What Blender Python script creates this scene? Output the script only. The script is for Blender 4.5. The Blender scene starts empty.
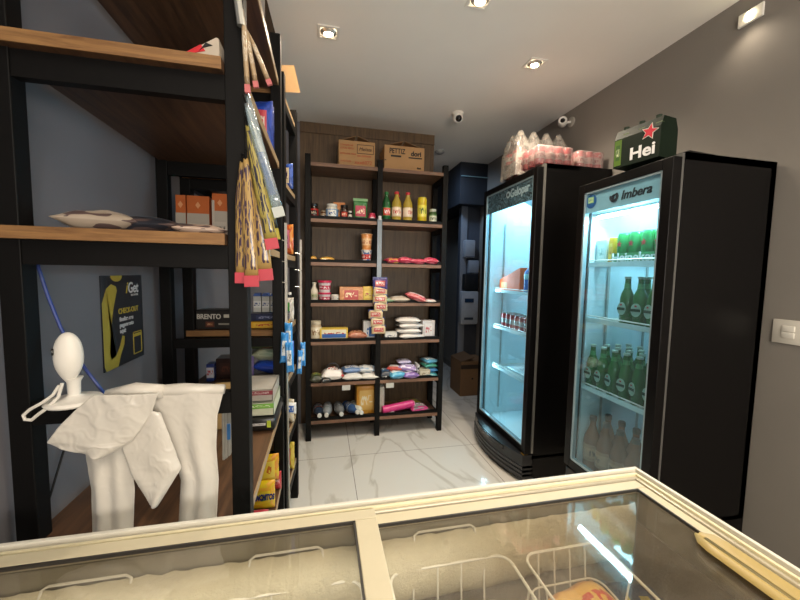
import bpy, bmesh, math, random
from math import sin, cos, pi, radians
from mathutils import Matrix, Vector, noise
random.seed(7)
C = bpy.context.scene
COL = C.collection

# ------------------------------------------------------------------ materials
def lin(h):
    h = h.lstrip('#')
    v = [int(h[i:i+2], 16)/255 for i in (0, 2, 4)]
    return tuple((c/12.92 if c <= .04045 else ((c+.055)/1.055)**2.4) for c in v)+(1,)

def base(name):
    m = bpy.data.materials.new(name); m.use_nodes = True
    nt = m.node_tree; return m, nt, nt.nodes['Principled BSDF']

def N(nt, t, **kw):
    n = nt.nodes.new(t)
    for k, v in kw.items():
        if k in n.inputs: n.inputs[k].default_value = v
        else: setattr(n, k, v)
    return n

_m = {}
def plain(col, rough=.5, metal=0, var=.12, scale=30, bump=0, spec=.5, coat=0):
    key = (col, rough, metal, var, scale, bump, spec, coat)
    if key in _m: return _m[key]
    m, nt, b = base('paint_'+col.strip('#'))
    L = nt.links.new
    tc = N(nt, 'ShaderNodeTexCoord'); no = N(nt, 'ShaderNodeTexNoise', Scale=scale, Detail=3)
    L(tc.outputs['Object'], no.inputs['Vector'])
    c = lin(col); d = tuple(x*(1-var) for x in c[:3])+(1,); e = tuple(min(1, x*(1+var)) for x in c[:3])+(1,)
    mx = N(nt, 'ShaderNodeMix', data_type='RGBA'); mx.inputs[6].default_value = d; mx.inputs[7].default_value = e
    L(no.outputs['Fac'], mx.inputs[0]); L(mx.outputs[2], b.inputs['Base Color'])
    b.inputs['Roughness'].default_value = rough; b.inputs['Metallic'].default_value = metal
    b.inputs['Specular IOR Level'].default_value = spec; b.inputs['Coat Weight'].default_value = coat
    if bump:
        bp = N(nt, 'ShaderNodeBump', Strength=bump, Distance=.01)
        L(no.outputs['Fac'], bp.inputs['Height']); L(bp.outputs['Normal'], b.inputs['Normal'])
    _m[key] = m; return m

def wood(name, c1, c2, stretch=(1, 14, 14), rough=.45, sc=3.0):
    m, nt, b = base(name); L = nt.links.new
    tc = N(nt, 'ShaderNodeTexCoord'); mp = N(nt, 'ShaderNodeMapping'); mp.inputs['Scale'].default_value = stretch
    n1 = N(nt, 'ShaderNodeTexNoise', Scale=sc, Detail=8, Roughness=.65, Distortion=.6)
    L(tc.outputs['Object'], mp.inputs[0]); L(mp.outputs[0], n1.inputs['Vector'])
    r = N(nt, 'ShaderNodeValToRGB'); r.color_ramp.elements[0].position = .3; r.color_ramp.elements[1].position = .7
    r.color_ramp.elements[0].color = lin(c1); r.color_ramp.elements[1].color = lin(c2)
    L(n1.outputs['Fac'], r.inputs[0]); L(r.outputs[0], b.inputs['Base Color'])
    b.inputs['Roughness'].default_value = rough
    bp = N(nt, 'ShaderNodeBump', Strength=.15, Distance=.005); L(n1.outputs['Fac'], bp.inputs['Height']); L(bp.outputs['Normal'], b.inputs['Normal'])
    return m

def pack(ground, patch, ink, a=.34, b_=.28, rough=.28, axes=(0, 2), detail=14, coat=.3, blotch=None):
    """printed film/carton: ground colour, a centred patch, ink marks in the patch, coloured blotch."""
    key = ('pack', ground, patch, ink, a, b_, rough, axes, detail, blotch)
    if key in _m: return _m[key]
    m, nt, bs = base('print_'+ground.strip('#')); L = nt.links.new
    tc = N(nt, 'ShaderNodeTexCoord'); sp = N(nt, 'ShaderNodeSeparateXYZ'); L(tc.outputs['Generated'], sp.inputs[0])
    def band(ax, half, centre=.5):
        s = N(nt, 'ShaderNodeMath', operation='SUBTRACT'); L(sp.outputs[ax], s.inputs[0]); s.inputs[1].default_value = centre
        ab = N(nt, 'ShaderNodeMath', operation='ABSOLUTE'); L(s.outputs[0], ab.inputs[0])
        lt = N(nt, 'ShaderNodeMath', operation='LESS_THAN'); L(ab.outputs[0], lt.inputs[0]); lt.inputs[1].default_value = half
        return lt.outputs[0]
    def mul(x, y):
        q = N(nt, 'ShaderNodeMath', operation='MULTIPLY'); L(x, q.inputs[0]); L(y, q.inputs[1]); return q.outputs[0]
    def mix(f, A, B):
        q = N(nt, 'ShaderNodeMix', data_type='RGBA'); L(f, q.inputs[0])
        for i, v in ((6, A), (7, B)):
            if isinstance(v, str): q.inputs[i].default_value = lin(v)
            else: L(v, q.inputs[i])
        return q.outputs[2]
    col = ground
    no = N(nt, 'ShaderNodeTexNoise', Scale=3.5, Detail=1); L(tc.outputs['Generated'], no.inputs['Vector'])
    g1 = N(nt, 'ShaderNodeMath', operation='GREATER_THAN'); L(no.outputs['Fac'], g1.inputs[0]); g1.inputs[1].default_value = .56
    col = mix(g1.outputs[0], ground, blotch or ground)
    p = mul(band(axes[0], a), band(axes[1], b_)); col = mix(p, col, patch)
    mp = N(nt, 'ShaderNodeMapping'); sc = [1, 1, 1]; sc[axes[0]] = 1.0; sc[axes[1]] = .45; mp.inputs['Scale'].default_value = sc
    L(tc.outputs['Generated'], mp.inputs[0])
    n2 = N(nt, 'ShaderNodeTexNoise', Scale=detail, Detail=0); L(mp.outputs[0], n2.inputs['Vector'])
    g2 = N(nt, 'ShaderNodeMath', operation='GREATER_THAN'); L(n2.outputs['Fac'], g2.inputs[0]); g2.inputs[1].default_value = .55
    p2 = mul(mul(band(axes[0], a*.82), band(axes[1], b_*.5)), g2.outputs[0]); col = mix(p2, col, ink)
    L(col, bs.inputs['Base Color']); bs.inputs['Roughness'].default_value = rough; bs.inputs['Coat Weight'].default_value = coat
    _m[key] = m; return m

def emit(name, col, s):
    m, nt, b = base(name); b.inputs['Base Color'].default_value = lin(col)
    b.inputs['Emission Color'].default_value = lin(col); b.inputs['Emission Strength'].default_value = s; return m

def film(name, tint='#ffffff', clear=.8, haze='#ffffff', gloss=.12, rough=.05, noise_haze=0, nscale=8, hi=.35):
    """thin clear sheet: transparent + fresnel gloss + a little haze"""
    m, nt, b = base(name); L = nt.links.new; nt.nodes.remove(b)
    out = nt.nodes['Material Output']
    tr = N(nt, 'ShaderNodeBsdfTransparent', Color=lin(tint)); gl = N(nt, 'ShaderNodeBsdfGlossy', Roughness=rough)
    di = N(nt, 'ShaderNodeBsdfDiffuse', Color=lin(haze)); fr = N(nt, 'ShaderNodeFresnel', IOR=1.45)
    ge = N(nt, 'ShaderNodeNewGeometry'); ir = N(nt, 'ShaderNodeMapRange'); ir.inputs[3].default_value = 1.45; ir.inputs[4].default_value = 1/1.45
    L(ge.outputs['Backfacing'], ir.inputs[0]); L(ir.outputs[0], fr.inputs['IOR'])
    m1 = N(nt, 'ShaderNodeMixShader'); m1.inputs[0].default_value = 1-clear
    if noise_haze:
        tc = N(nt, 'ShaderNodeTexCoord'); n1 = N(nt, 'ShaderNodeTexNoise', Scale=nscale, Detail=8, Roughness=.7)
        L(tc.outputs['Object'], n1.inputs['Vector'])
        mr = N(nt, 'ShaderNodeMapRange'); mr.inputs[1].default_value = hi; mr.inputs[2].default_value = .75
        mr.inputs[3].default_value = 1-clear; mr.inputs[4].default_value = min(1, 1-clear+noise_haze)
        L(n1.outputs['Fac'], mr.inputs[0]); L(mr.outputs[0], m1.inputs[0])
    L(tr.outputs[0], m1.inputs[1]); L(di.outputs[0], m1.inputs[2])
    ad = N(nt, 'ShaderNodeMath', operation='ADD'); L(fr.outputs[0], ad.inputs[0]); ad.inputs[1].default_value = gloss-.04; ad.use_clamp = True
    m2 = N(nt, 'ShaderNodeMixShader'); L(ad.outputs[0], m2.inputs[0]); L(m1.outputs[0], m2.inputs[1]); L(gl.outputs[0], m2.inputs[2])
    L(m2.outputs[0], out.inputs[0]); return m

def marble():
    m, nt, b = base('white_marble_tile'); L = nt.links.new
    tc = N(nt, 'ShaderNodeTexCoord'); mp = N(nt, 'ShaderNodeMapping'); mp.inputs['Location'].default_value = (-.22+10.3, -2.7+10.3, 0)
    L(tc.outputs['Object'], mp.inputs[0])
    n1 = N(nt, 'ShaderNodeTexNoise', Scale=.9, Detail=5, Roughness=.5, Distortion=.7); mp2 = N(nt, 'ShaderNodeMapping')
    mp2.inputs['Rotation'].default_value = (0, 0, .7); mp2.inputs['Scale'].default_value = (2.2, .8, 1); L(tc.outputs['Object'], mp2.inputs[0]); L(mp2.outputs[0], n1.inputs['Vector'])
    r = N(nt, 'ShaderNodeValToRGB'); e = r.color_ramp.elements
    e[0].position = .455; e[0].color = lin('#cfccc6'); e[1].position = .51; e[1].color = lin('#cfccc6')
    k = e.new(.487); k.color = lin('#b9b4ab')
    L(n1.outputs['Fac'], r.inputs[0])
    br = N(nt, 'ShaderNodeTexBrick', offset=0.0, squash=1.0); br.inputs['Scale'].default_value = 1; br.inputs['Mortar Size'].default_value = .0022
    br.inputs['Brick Width'].default_value = 1.03; br.inputs['Row Height'].default_value = 1.03; br.inputs['Mortar'].default_value = lin('#77736d')
    L(mp.outputs[0], br.inputs['Vector']); L(r.outputs[0], br.inputs['Color1']); L(r.outputs[0], br.inputs['Color2'])
    L(br.outputs['Color'], b.inputs['Base Color']); b.inputs['Roughness'].default_value = .16
    return m

def frost(name, c1, c2, scale=60):
    m, nt, b = base(name); L = nt.links.new
    tc = N(nt, 'ShaderNodeTexCoord'); n1 = N(nt, 'ShaderNodeTexNoise', Scale=scale, Detail=6, Roughness=.7); n2 = N(nt, 'ShaderNodeTexNoise', Scale=6, Detail=3)
    L(tc.outputs['Object'], n1.inputs['Vector']); L(tc.outputs['Object'], n2.inputs['Vector'])
    mx = N(nt, 'ShaderNodeMix', data_type='RGBA'); mx.inputs[6].default_value = lin(c1); mx.inputs[7].default_value = lin(c2)
    L(n2.outputs['Fac'], mx.inputs[0]); L(mx.outputs[2], b.inputs['Base Color'])
    bp = N(nt, 'ShaderNodeBump', Strength=.6, Distance=.01); L(n1.outputs['Fac'], bp.inputs['Height']); L(bp.outputs['Normal'], b.inputs['Normal'])
    b.inputs['Roughness'].default_value = .45; return m

BLACK = plain('#080707', .55, 0, .25, 40, spec=.2)
FBLACK = plain('#060506', .4, 0, .15, 60, spec=.25)
FGREY = plain('#3a3b3e', .4, 0, .1)
BOARD = wood('brown_board', '#38261a', '#674932', (14, 1, 14))
BOARDX = wood('brown_board_lengthwise', '#45301f', '#775640', (1, 14, 14))
EDGE = wood('board_edge', '#6b4a2e', '#9c764a', (2, 2, 30), .4)
EDGED = wood('board_edge_rose', '#6b4a3a', '#93705a', (2, 2, 30), .4)
PANEL = wood('wall_panel_wood', '#473626', '#6f583e', (14, 14, 1), .5)
CARD = plain('#b28a5e', .8, 0, .08, 12)
WHITE = plain('#e6e3dc', .4, 0, .04)
WIREW = plain('#e6e4dc', .35, 0, .05)
SILVER = plain('#b9b9b4', .3, .8, .05)
BAG = None
INK = plain('#111111', .6); TXTW = plain('#eeeeee', .5, 0, .03); REDM = plain('#c2202c', .35); 

# ------------------------------------------------------------------ mesh helpers
def nb(): return bmesh.new()
def bx(bm, x0, x1, y0, y1, z0, z1, bev=0, M=None):
    r = bmesh.ops.create_cube(bm, size=1)
    vs = r['verts']
    bmesh.ops.scale(bm, vec=(abs(x1-x0), abs(y1-y0), abs(z1-z0)), verts=vs)
    bmesh.ops.translate(bm, vec=((x0+x1)/2, (y0+y1)/2, (z0+z1)/2), verts=vs)
    if bev:
        es = list({e for v in vs for e in v.link_edges})
        g = bmesh.ops.bevel(bm, geom=es, offset=bev, segments=2, affect='EDGES', profile=.5)
        vs = list({v for f in g['faces'] for v in f.verts} | {v for v in vs if v.is_valid})
    if M is not None: bmesh.ops.transform(bm, matrix=M, verts=vs)
    return bm
def box(*a, bev=0): return bx(nb(), *a, bev=bev)
def tube(bm, pts, r, n=8, closed=False):
    pts = [Vector(p) for p in pts]; rings = []
    k = len(pts); up = None
    for i, p in enumerate(pts):
        if closed: t = pts[(i+1) % k]-pts[i-1]
        else: t = pts[min(i+1, k-1)]-pts[max(i-1, 0)]
        t.normalize()
        if up is None: up = t.orthogonal().normalized()
        up = (up-t*up.dot(t)).normalized(); w = t.cross(up)
        rr = r[i] if isinstance(r, (list, tuple)) else r
        rings.append([bm.verts.new(p+(up*cos(a)+w*sin(a))*rr) for a in (2*pi*j/n for j in range(n))])
    for i in range(k if closed else k-1):
        A, B = rings[i], rings[(i+1) % k]
        for j in range(n): bm.faces.new((A[j], A[(j+1) % n], B[(j+1) % n], B[j]))
    if not closed:
        bm.faces.new(rings[0][::-1]); bm.faces.new(rings[-1])
    return bm
def lathe(bm, prof, x=0, y=0, z=0, n=20, M=None):
    rings = []; vs = []
    for r, h in prof:
        if r <= 1e-5: v = bm.verts.new((x, y, z+h)); rings.append([v]); vs.append(v)
        else:
            R = [bm.verts.new((x+r*cos(2*pi*j/n), y+r*sin(2*pi*j/n), z+h)) for j in range(n)]; rings.append(R); vs += R
    for A, B in zip(rings, rings[1:]):
        if len(A) == 1 and len(B) == 1: continue
        for j in range(n):
            k = (j+1) % n
            if len(A) == 1: bm.faces.new((A[0], B[k], B[j]))
            elif len(B) == 1: bm.faces.new((A[j], A[k], B[0]))
            else: bm.faces.new((A[j], A[k], B[k], B[j]))
    if M is not None: bmesh.ops.transform(bm, matrix=M, verts=vs)
    return bm
def prism(bm, poly, y0, y1, plane='xz'):
    """poly points in plane, extruded along the third axis"""
    def P(a, b, c):
        return {'xz': (a, c, b), 'xy': (a, b, c), 'yz': (c, a, b)}[plane]
    A = [bm.verts.new(P(a, b, y0)) for a, b in poly]; B = [bm.verts.new(P(a, b, y1)) for a, b in poly]
    bm.faces.new(A); bm.faces.new(B[::-1]); n = len(poly)
    for i in range(n): bm.faces.new((A[i], B[i], B[(i+1) % n], A[(i+1) % n]))
    return bm
def pillow(L, W, H, seed=0, n=12, crimp=.06, rough=.12):
    """flat filled bag lying down: L along x, W along y, H high, bottom at z=0; crimped ends along x"""
    bm = nb(); top = []; bot = []
    for i in range(n+1):
        u = -1+2*i/n; rt = []; rb = []
        for j in range(n+1):
            v = -1+2*j/n
            f = max(0, 1-abs(u/(1-crimp))**2.6)**.55*max(0, 1-abs(v)**2.8)**.5
            no = noise.noise(Vector((u*2.2+seed*7.1, v*2.2, seed*1.7)))*rough
            h = H/2*f*(1+no*2)
            e = .0015
            wob = 1+.03*noise.noise(Vector((u*3+seed, v*3, 4.2)))
            x = u*L/2*wob; y = v*W/2*wob*(1-.05*(1-abs(u)))
            rt.append(bm.verts.new((x, y, H/2+h+e))); rb.append(bm.verts.new((x, y, max(0, H/2-h*1.0)-(.0 if f else 0)-e*0)))
        top.append(rt); bot.append(rb)
    for i in range(n):
        for j in range(n):
            bm.faces.new((top[i][j], top[i+1][j], top[i+1][j+1], top[i][j+1]))
            bm.faces.new((bot[i][j], bot[i][j+1], bot[i+1][j+1], bot[i+1][j]))
    for i in range(n):
        bm.faces.new((top[i+1][0], top[i][0], bot[i][0], bot[i+1][0])); bm.faces.new((top[i][n], top[i+1][n], bot[i+1][n], bot[i][n]))
        bm.faces.new((top[0][i], top[0][i+1], bot[0][i+1], bot[0][i])); bm.faces.new((top[n][i+1], top[n][i], bot[n][i], bot[n][i+1]))
    return bm
def lerp_poly(P, t):
    f = t*(len(P)-1); i = min(int(f), len(P)-2); f -= i
    return tuple(a+(b-a)*f for a, b in zip(P[i], P[i+1]))
def sheet(Lp, Rp, y, amp=.01, seed=0, nu=48, nv=64, thick=.003, folds=3, wr=.006):
    """hanging cloth/film between two side polylines of (x,z), wrinkled toward the viewer"""
    bm = nb(); g = []
    for j in range(nv+1):
        t = j/nv; a = lerp_poly(Lp, t); b = lerp_poly(Rp, t); row = []
        for i in range(nu+1):
            u = i/nu; x = a[0]+(b[0]-a[0])*u; z = a[1]+(b[1]-a[1])*u
            d = amp*sin(pi*u)*(.3+.7*t)+.35*amp*sin(u*pi*2*folds+seed+1.5*noise.noise(Vector((t*3, seed, 0))))*t**.6
            q = noise.noise(Vector((x*16+seed, z*9+x*8, seed)))
            q2 = noise.noise(Vector((x*24+z*30+seed, z*16-x*26, seed+5))); q3 = noise.noise(Vector((x*60-z*18, z*44+x*10, seed+9)))
            d += wr*.45*(1-min(1, abs(q)*3))+wr*.3*max(0, 1-abs(q2)*9)+wr*.08*(1-min(1, abs(q3)*4))
            row.append(bm.verts.new((x, y-d, z)))
        g.append(row)
    for j in range(nv):
        for i in range(nu): bm.faces.new((g[j][i], g[j+1][i], g[j+1][i+1], g[j][i+1]))
    bmesh.ops.recalc_face_normals(bm, faces=bm.faces)
    bmesh.ops.solidify(bm, geom=bm.faces[:], thickness=thick)
    return bm

# ------------------------------------------------------------------ objects
def obj(name, bm, mat, parent=None, smooth=False, kind=None):
    me = bpy.data.meshes.new(name)
    bmesh.ops.recalc_face_normals(bm, faces=bm.faces)
    bm.to_mesh(me); bm.free(); me.materials.append(mat)
    if smooth:
        for p in me.polygons: p.use_smooth = True
        if smooth != 'all':
            try: me.set_sharp_from_angle(angle=radians(40))
            except Exception: pass
    o = bpy.data.objects.new(name, me); COL.objects.link(o); o.parent = parent
    if kind: o['kind'] = kind
    return o
def tag(o, label, cat, group=None):
    o['label'] = label; o['category'] = cat
    if group: o['group'] = group
    return o
def thing(name, label, cat, loc=(0, 0, 0), rz=0, group=None):
    o = bpy.data.objects.new(name, None); COL.objects.link(o); o.empty_display_size = .05
    o.location = loc; o.rotation_euler = (0, 0, rz); return tag(o, label, cat, group)
def struct(name, bm, mat): return obj(name, bm, mat, None, False, 'structure')
def dup(root, loc, rz=0, label=None, rot=None, group=None):
    r = root.copy(); COL.objects.link(r); r.location = loc; r.rotation_euler = rot or (0, 0, rz)
    if label: r['label'] = label
    if group: r['group'] = group
    for ch in list(root.children):
        c = ch.copy(); COL.objects.link(c); c.parent = r
        for g in list(ch.children):
            d = g.copy(); COL.objects.link(d); d.parent = c
    return r
def text(s, size, mat, parent, loc, rot, name='lettering', ext=.0012, align='LEFT', sx=1, shear=0, bold=0):
    cu = bpy.data.curves.new(name, 'FONT'); cu.body = s; cu.size = size; cu.extrude = ext; cu.align_x = align; cu.shear = shear; cu.offset = bold
    cu.materials.append(mat); tmp = bpy.data.objects.new('tmp_text', cu); COL.objects.link(tmp)
    dg = bpy.context.evaluated_depsgraph_get(); me = bpy.data.meshes.new_from_object(tmp.evaluated_get(dg)); bpy.data.objects.remove(tmp); bpy.data.curves.remove(cu)
    if not me.materials: me.materials.append(mat)
    o = bpy.data.objects.new(name, me); COL.objects.link(o); o.parent = parent
    o.location = loc; o.rotation_euler = rot; o.scale = (sx, 1, 1); return o
FR = (pi/2, 0, 0)                     # text facing -Y

# ------------------------------------------------------------------ room shell
WALLG = plain('#77777f', .8, 0, .05, 5, bump=.05)
WALLR = plain('#85807a', .75, 0, .05, 5, bump=.05)
CEIL = plain('#ebe8e2', .85, 0, .03, 4)
XL, XR, ZC, YP = -.74, 1.96, 2.79, 3.38
struct('floor', box(XL-.1, 2.1, -2.1, 5.6, -.08, 0), marble())
struct('ceiling', box(XL-.1, 2.1, -2.1, 5.6, ZC, ZC+.08), CEIL)
struct('wall_left', box(XL-.1, XL, -2.1, YP+.08, 0, ZC), WALLG)
struct('wall_right', box(XR, XR+.1, -2.1, 5.6, 0, ZC), WALLR)
struct('wall_behind', box(XL, XR, -2.1, -2, 0, ZC), plain('#4a4845', .8))
struct('wall_back', box(XL, -.2, YP, YP+.08, 0, ZC), WALLG)
struct('wall_panelled', box(-.2, 1.06, YP, YP+.08, 0, ZC), PANEL)
struct('trim_panel', box(-.2, 1.06, YP-.012, YP, ZC-.09, ZC), PANEL)
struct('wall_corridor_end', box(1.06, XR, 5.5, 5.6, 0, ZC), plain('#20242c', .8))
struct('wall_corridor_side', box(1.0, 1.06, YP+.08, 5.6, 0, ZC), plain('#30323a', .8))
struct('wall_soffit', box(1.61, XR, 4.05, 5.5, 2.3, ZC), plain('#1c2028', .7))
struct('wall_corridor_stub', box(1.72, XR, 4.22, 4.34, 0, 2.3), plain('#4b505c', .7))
struct('trim_stub', box(1.70, 1.78, 4.195, 4.22, 0, 2.3), plain('#8a8f9a', .6))
struct('soffit_led_reflection', box(1.615, XR, 4.03, 4.048, 2.62, 2.628), plain('#7fa0a8', .5))  # pale strip paints the LED reflection on the soffit face
struct('baseboard_left', box(XL, XL+.012, -2, YP, 0, .12), plain('#8a8984', .5))
struct('baseboard_right', box(XR-.012, XR, -2, 5.5, 0, .1), plain('#6e6a64', .5))

# ------------------------------------------------------------------ shelving
def shelf_unit(name, label, w, d, h, levels, mids=(), rails=(), loc=(0, 0, 0), rz=0, post=.045, bt=.028, boardmat=BOARD, edgemat=EDGE, front_edge_out=.0, edges='front', inset=0, group=None, sidebars=True, rear_shift=0):
    """local: x 0..w, y 0..d (front at y=0)"""
    t = thing(name, label, 'shelving unit', loc, rz, group)
    for x in [0]+list(mids)+[w-post]:
        for y in (0, d-post):
            xs_ = rear_shift if (y and not x) else 0
            obj('post', box(x+xs_, x+xs_+post, y, y+post, 0, h, bev=.002), BLACK, t)
            if y == 0: obj('foot_cap', box(x+.004, x+post-.004, y+.004, y+post-.004, 0, .012), SILVER, t)
    for z in levels:
        xa, xb = (.012, w-.012) if not inset else (post, w-post); ya = -front_edge_out+inset
        xf_ = xb if not front_edge_out else w-post-.001
        bb = box(xa, xb, ya if not front_edge_out else post+.001, d-.01, z-bt, z)
        if front_edge_out: bx(bb, xa, xf_, ya, post+.001, z-bt, z)
        b = obj('shelf_board', bb, boardmat, t)
        obj('board_edge', box(xa, xf_, ya-.004, ya, z-bt, z), edgemat, b)
        if not inset: obj('side_edge', box(xb, xb+.003, post+.001, d-post-.001, z-bt, z), plain('#a58a68', .4), b)
        if sidebars:
            for x in (0, w-post):
                obj('side_rail', box(x+.006, x+post-.006, post, d-post, z-bt-.04, z-bt), BLACK, t)
    for z0, z1 in rails:
        obj('front_rail', box(post, w-post, .004, .03, z0, z1), BLACK, t)
    return t

# back unit : x -.14..1.08, y 3.0..3.33
bl = [.175, .505, .86, 1.19, 1.53, 1.886, 2.335]
back = shelf_unit('shelving_unit', 'wide black metal shelving unit with brown boards against the wood panelled back wall', 1.22, .33, 2.40,
    bl, mids=(.592,), rails=[(z, z+.026) for z in bl[:-1]], loc=(-.14, 3.0, 0), boardmat=BOARDX, edgemat=EDGED, front_edge_out=.0, inset=.006)
# diagonal edge: unit on the left wall in the foreground
uA = shelf_unit('shelving_unit', 'tall shelving unit nearest the counter, with white carrier bags hanging from its bar', .525, .845, 2.53,
    [.40, .78, 1.54, 1.955, 2.33], rails=[(1.455, 1.512), (1.868, 1.927), (2.245, 2.302), (1.075, 1.132), (.695, .752)], loc=(-.715, .97, 0), front_edge_out=.02, sidebars=False)
for z0, z1 in [(1.455, 1.512), (1.868, 1.927), (1.085, 1.127)]:
    obj('rear_rail', box(.045, .48, .81, .835, z0, z1), BLACK, uA)
obj('hook_strip', tube(nb(), [(.515, -.03, 2.5), (.517, -.028, 2.10), (.525, -.025, 2.03)], .009), SILVER, uA, True)
uB = shelf_unit('shelving_unit', 'shelving unit along the left wall behind the foreground one, full of sweets and snacks', .475, .45, 2.40,
    [.27, .56, .875, 1.155, 1.54, 1.905, 2.32], rails=[(z-.075, z-.028) for z in (.56, .875, 1.155, 1.54, 1.905, 2.32)], loc=(-.66, 1.84, 0), rz=radians(-4), rear_shift=.10)
uB.location = (-.655, 1.865, 0)

# ------------------------------------------------------------------ generic goods
def carton(label, cat, x, y, z, w, d, h, mat, rz=0, name='carton', group=None, flap=False, patch=None):
    t = thing(name, label, cat, (x, y, z), rz, group)
    obj('box_body', box(-w/2, w/2, -d/2, d/2, 0, h, bev=min(.002, h*.1)), mat, t)
    if patch: obj('printed_label', box(-w*.36, w*.36, -d/2-.0015, -d/2, h*.25, h*.75), patch, t)
    return t
def jar(label, x, y, z, r, h, body, lid, lab, name='jar', cat='jar', rz=0, group=None):
    t = thing(name, label, cat, (x, y, z), rz, group)
    obj('jar_body', lathe(nb(), [(0, 0), (r*.9, 0), (r, .006), (r, h*.72), (r*.82, h*.82), (r*.78, h*.86)]), body, t, True)
    obj('lid', lathe(nb(), [(r*.86, h*.83), (r*.88, h*.84), (r*.88, h*.98), (r*.8, h), (0, h)]), lid, t, True)
    obj('label_band', lathe(nb(), [(r+.001, h*.14), (r+.0015, h*.15), (r+.0015, h*.64), (r+.001, h*.65)]), lab, t, True)
    return t
def bottle(label, x, y, z, r, h, body, cap, lab, name='bottle', neck=.36, shoulder=.62, rz=0, group=None, cat='bottle', lz=(.2, .5)):
    t = thing(name, label, cat, (x, y, z), rz, group)
    s = shoulder
    obj('bottle_body', lathe(nb(), [(0, 0), (r*.85, 0), (r, .01), (r, h*.1), (r*.97, h*.14), (r, h*.18), (r, h*(s-.06)), (r*.93, h*s), (r*.6, h*(s+.12)), (r*neck, h*(s+.22)), (r*neck, h*.93)], n=24), body, t, True)
    obj('cap', lathe(nb(), [(r*neck, h*.915), (r*neck*1.2, h*.92), (r*neck*1.2, h*.99), (r*neck, h), (0, h)], n=16), cap, t, True)
    obj('label_band', lathe(nb(), [(r+.0008, h*lz[0]), (r+.0014, h*lz[0]+.001), (r+.0014, h*lz[1]-.001), (r+.0008, h*lz[1])], n=24), lab, t, True)
    return t
def can(label, x, y, z, r, h, body, top=None, name='drink_can', group=None, cat='can', rz=0):
    t = thing(name, label, cat, (x, y, z), rz, group)
    obj('can_body', lathe(nb(), [(0, .004), (r*.7, 0), (r*.8, .002), (r, .012), (r, h-.014), (r*.86, h-.003)], n=24), body, t, True)
    obj('can_lid', lathe(nb(), [(r*.86, h-.003), (r*.88, h), (r*.8, h), (r*.78, h-.004), (0, h-.004)], n=24), top or SILVER, t, True)
    return t
_seed = [0]
def bag(label, cat, x, y, z, L, W, H, mat, rz=0, tilt=0, name='bag', group=None, roll=0):
    _seed[0] += 1
    o = obj(name, pillow(L, W, H, _seed[0]), mat, None, 'all')
    o.location = (x, y, z); o.rotation_euler = (tilt, roll, rz); return tag(o, label, cat, group)
def pouch(label, x, y, z, w, h, mat, top=None, name='stand_up_pouch', cat='pouch', rz=0, d=.05, group=None):
    t = thing(name, label, cat, (x, y, z), rz, group)
    bm = nb(); n = 10; R = []
    for k in range(n+1):
        s = k/n; dd = d/2*(1-s)**.7+.001; ww = w/2*(1+.06*s)
        R.append([bm.verts.new((ww*cos(a)*1.0 if abs(cos(a)) > .3 else ww*cos(a), dd*sin(a), h*.9*s)) for a in [2*pi*j/16 for j in range(16)]])
    for A, B in zip(R, R[1:]):
        for j in range(16): bm.faces.new((A[j], A[(j+1) % 16], B[(j+1) % 16], B[j]))
    bm.faces.new(R[0][::-1]); bm.faces.new(R[-1])
    obj('pouch_body', bm, mat, t, 'all')
    obj('sealed_top', box(-w*.54, w*.54, -.0015, .0015, h*.89, h), top or mat, t)
    return t

# ------------------------------------------------------------------ goods on the back unit
YB = 3.07; z6, z5, z4, z3, z2, z1 = 1.887, 1.531, 1.191, .861, .506, .176
glassy = plain('#3b1a10', .1, spec=.8); 
jar('dark glass jar with red and black label at the left end of its shelf', -.06, YB, z6, .036, .13, plain('#26120d', .15), plain('#1c1817', .4), pack('#a82420', '#1c1010', '#e8d8c0'))
jar('small brown glass jar beside the red and black labelled jar', .02, YB, z6, .026, .075, plain('#5b3a22', .2), plain('#8b7a60', .4), pack('#a89a80', '#6a4a30', '#eeeeee'))
jar('white lidded jar with blue and white label on the top goods shelf', .09, YB-.01, z6, .05, .13, plain('#c9c6bd', .3), plain('#d7d6d0', .4), pack('#5f8fc0', '#e8e8e4', '#234d8a', b_=.4))
carton('orange carton standing behind the white lidded jar', 'box', .155, YB+.09, z6, .1, .05, .165, pack('#c77422', '#d98c35', '#5a2b10'), name='carton')
jar('dark jar with black lid and red label left of the green pouch', .195, YB, z6, .034, .13, plain('#2a1712', .15), plain('#151313', .4), pack('#37201c', '#c23a2c', '#f0e0c0'))
jar('tiny dark flask with white cap between jar and green pouch', .245, YB, z6, .016, .085, plain('#191516', .2), plain('#cfcfc8', .4), pack('#b8b3a5', '#e8e5dc', '#222222'), name='small_flask')
pouch('green stand-up pouch with red fruit picture on the top goods shelf', .335, YB, z6, .115, .195, pack('#3e7d46', '#c04660', '#f1e6c8', .36, .26, blotch='#2b6037'), plain('#7fb07a', .3))
jar('low pink and red tin next to the central post', .437, YB-.01, z6, .03, .075, plain('#c23050', .3), plain('#d54a68', .35), pack('#c8284a', '#f0a0b0', '#ffffff'), name='tin', cat='tin')
bottle('green soft drink bottle right of the central post', .565, YB, z6, .038, .265, plain('#1f5e33', .12, spec=.8), plain('#1c7a3c', .4), pack('#2c8a46', '#d6483c', '#ffffff', .4, .4), name='drink_bottle', shoulder=.66, neck=.38)
oilm = plain('#b39a3c', .1, spec=.8, var=.05)
ob = bottle('yellow cooking oil bottle with red cap nearest the green drink bottle', .655, YB-.01, z6, .042, .27, oilm, plain('#d23a40', .4), pack('#e0c8a8', '#e9d6c0', '#c43a35', .5, .4), name='oil_bottle', shoulder=.66, neck=.4)
dup(ob, (.685, YB+.1, z6), .4, 'yellow cooking oil bottle half hidden between the front oil bottles')
dup(ob, (.757, YB-.01, z6), .9, 'yellow cooking oil bottle with red cap beside the tall yellow tin')
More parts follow.
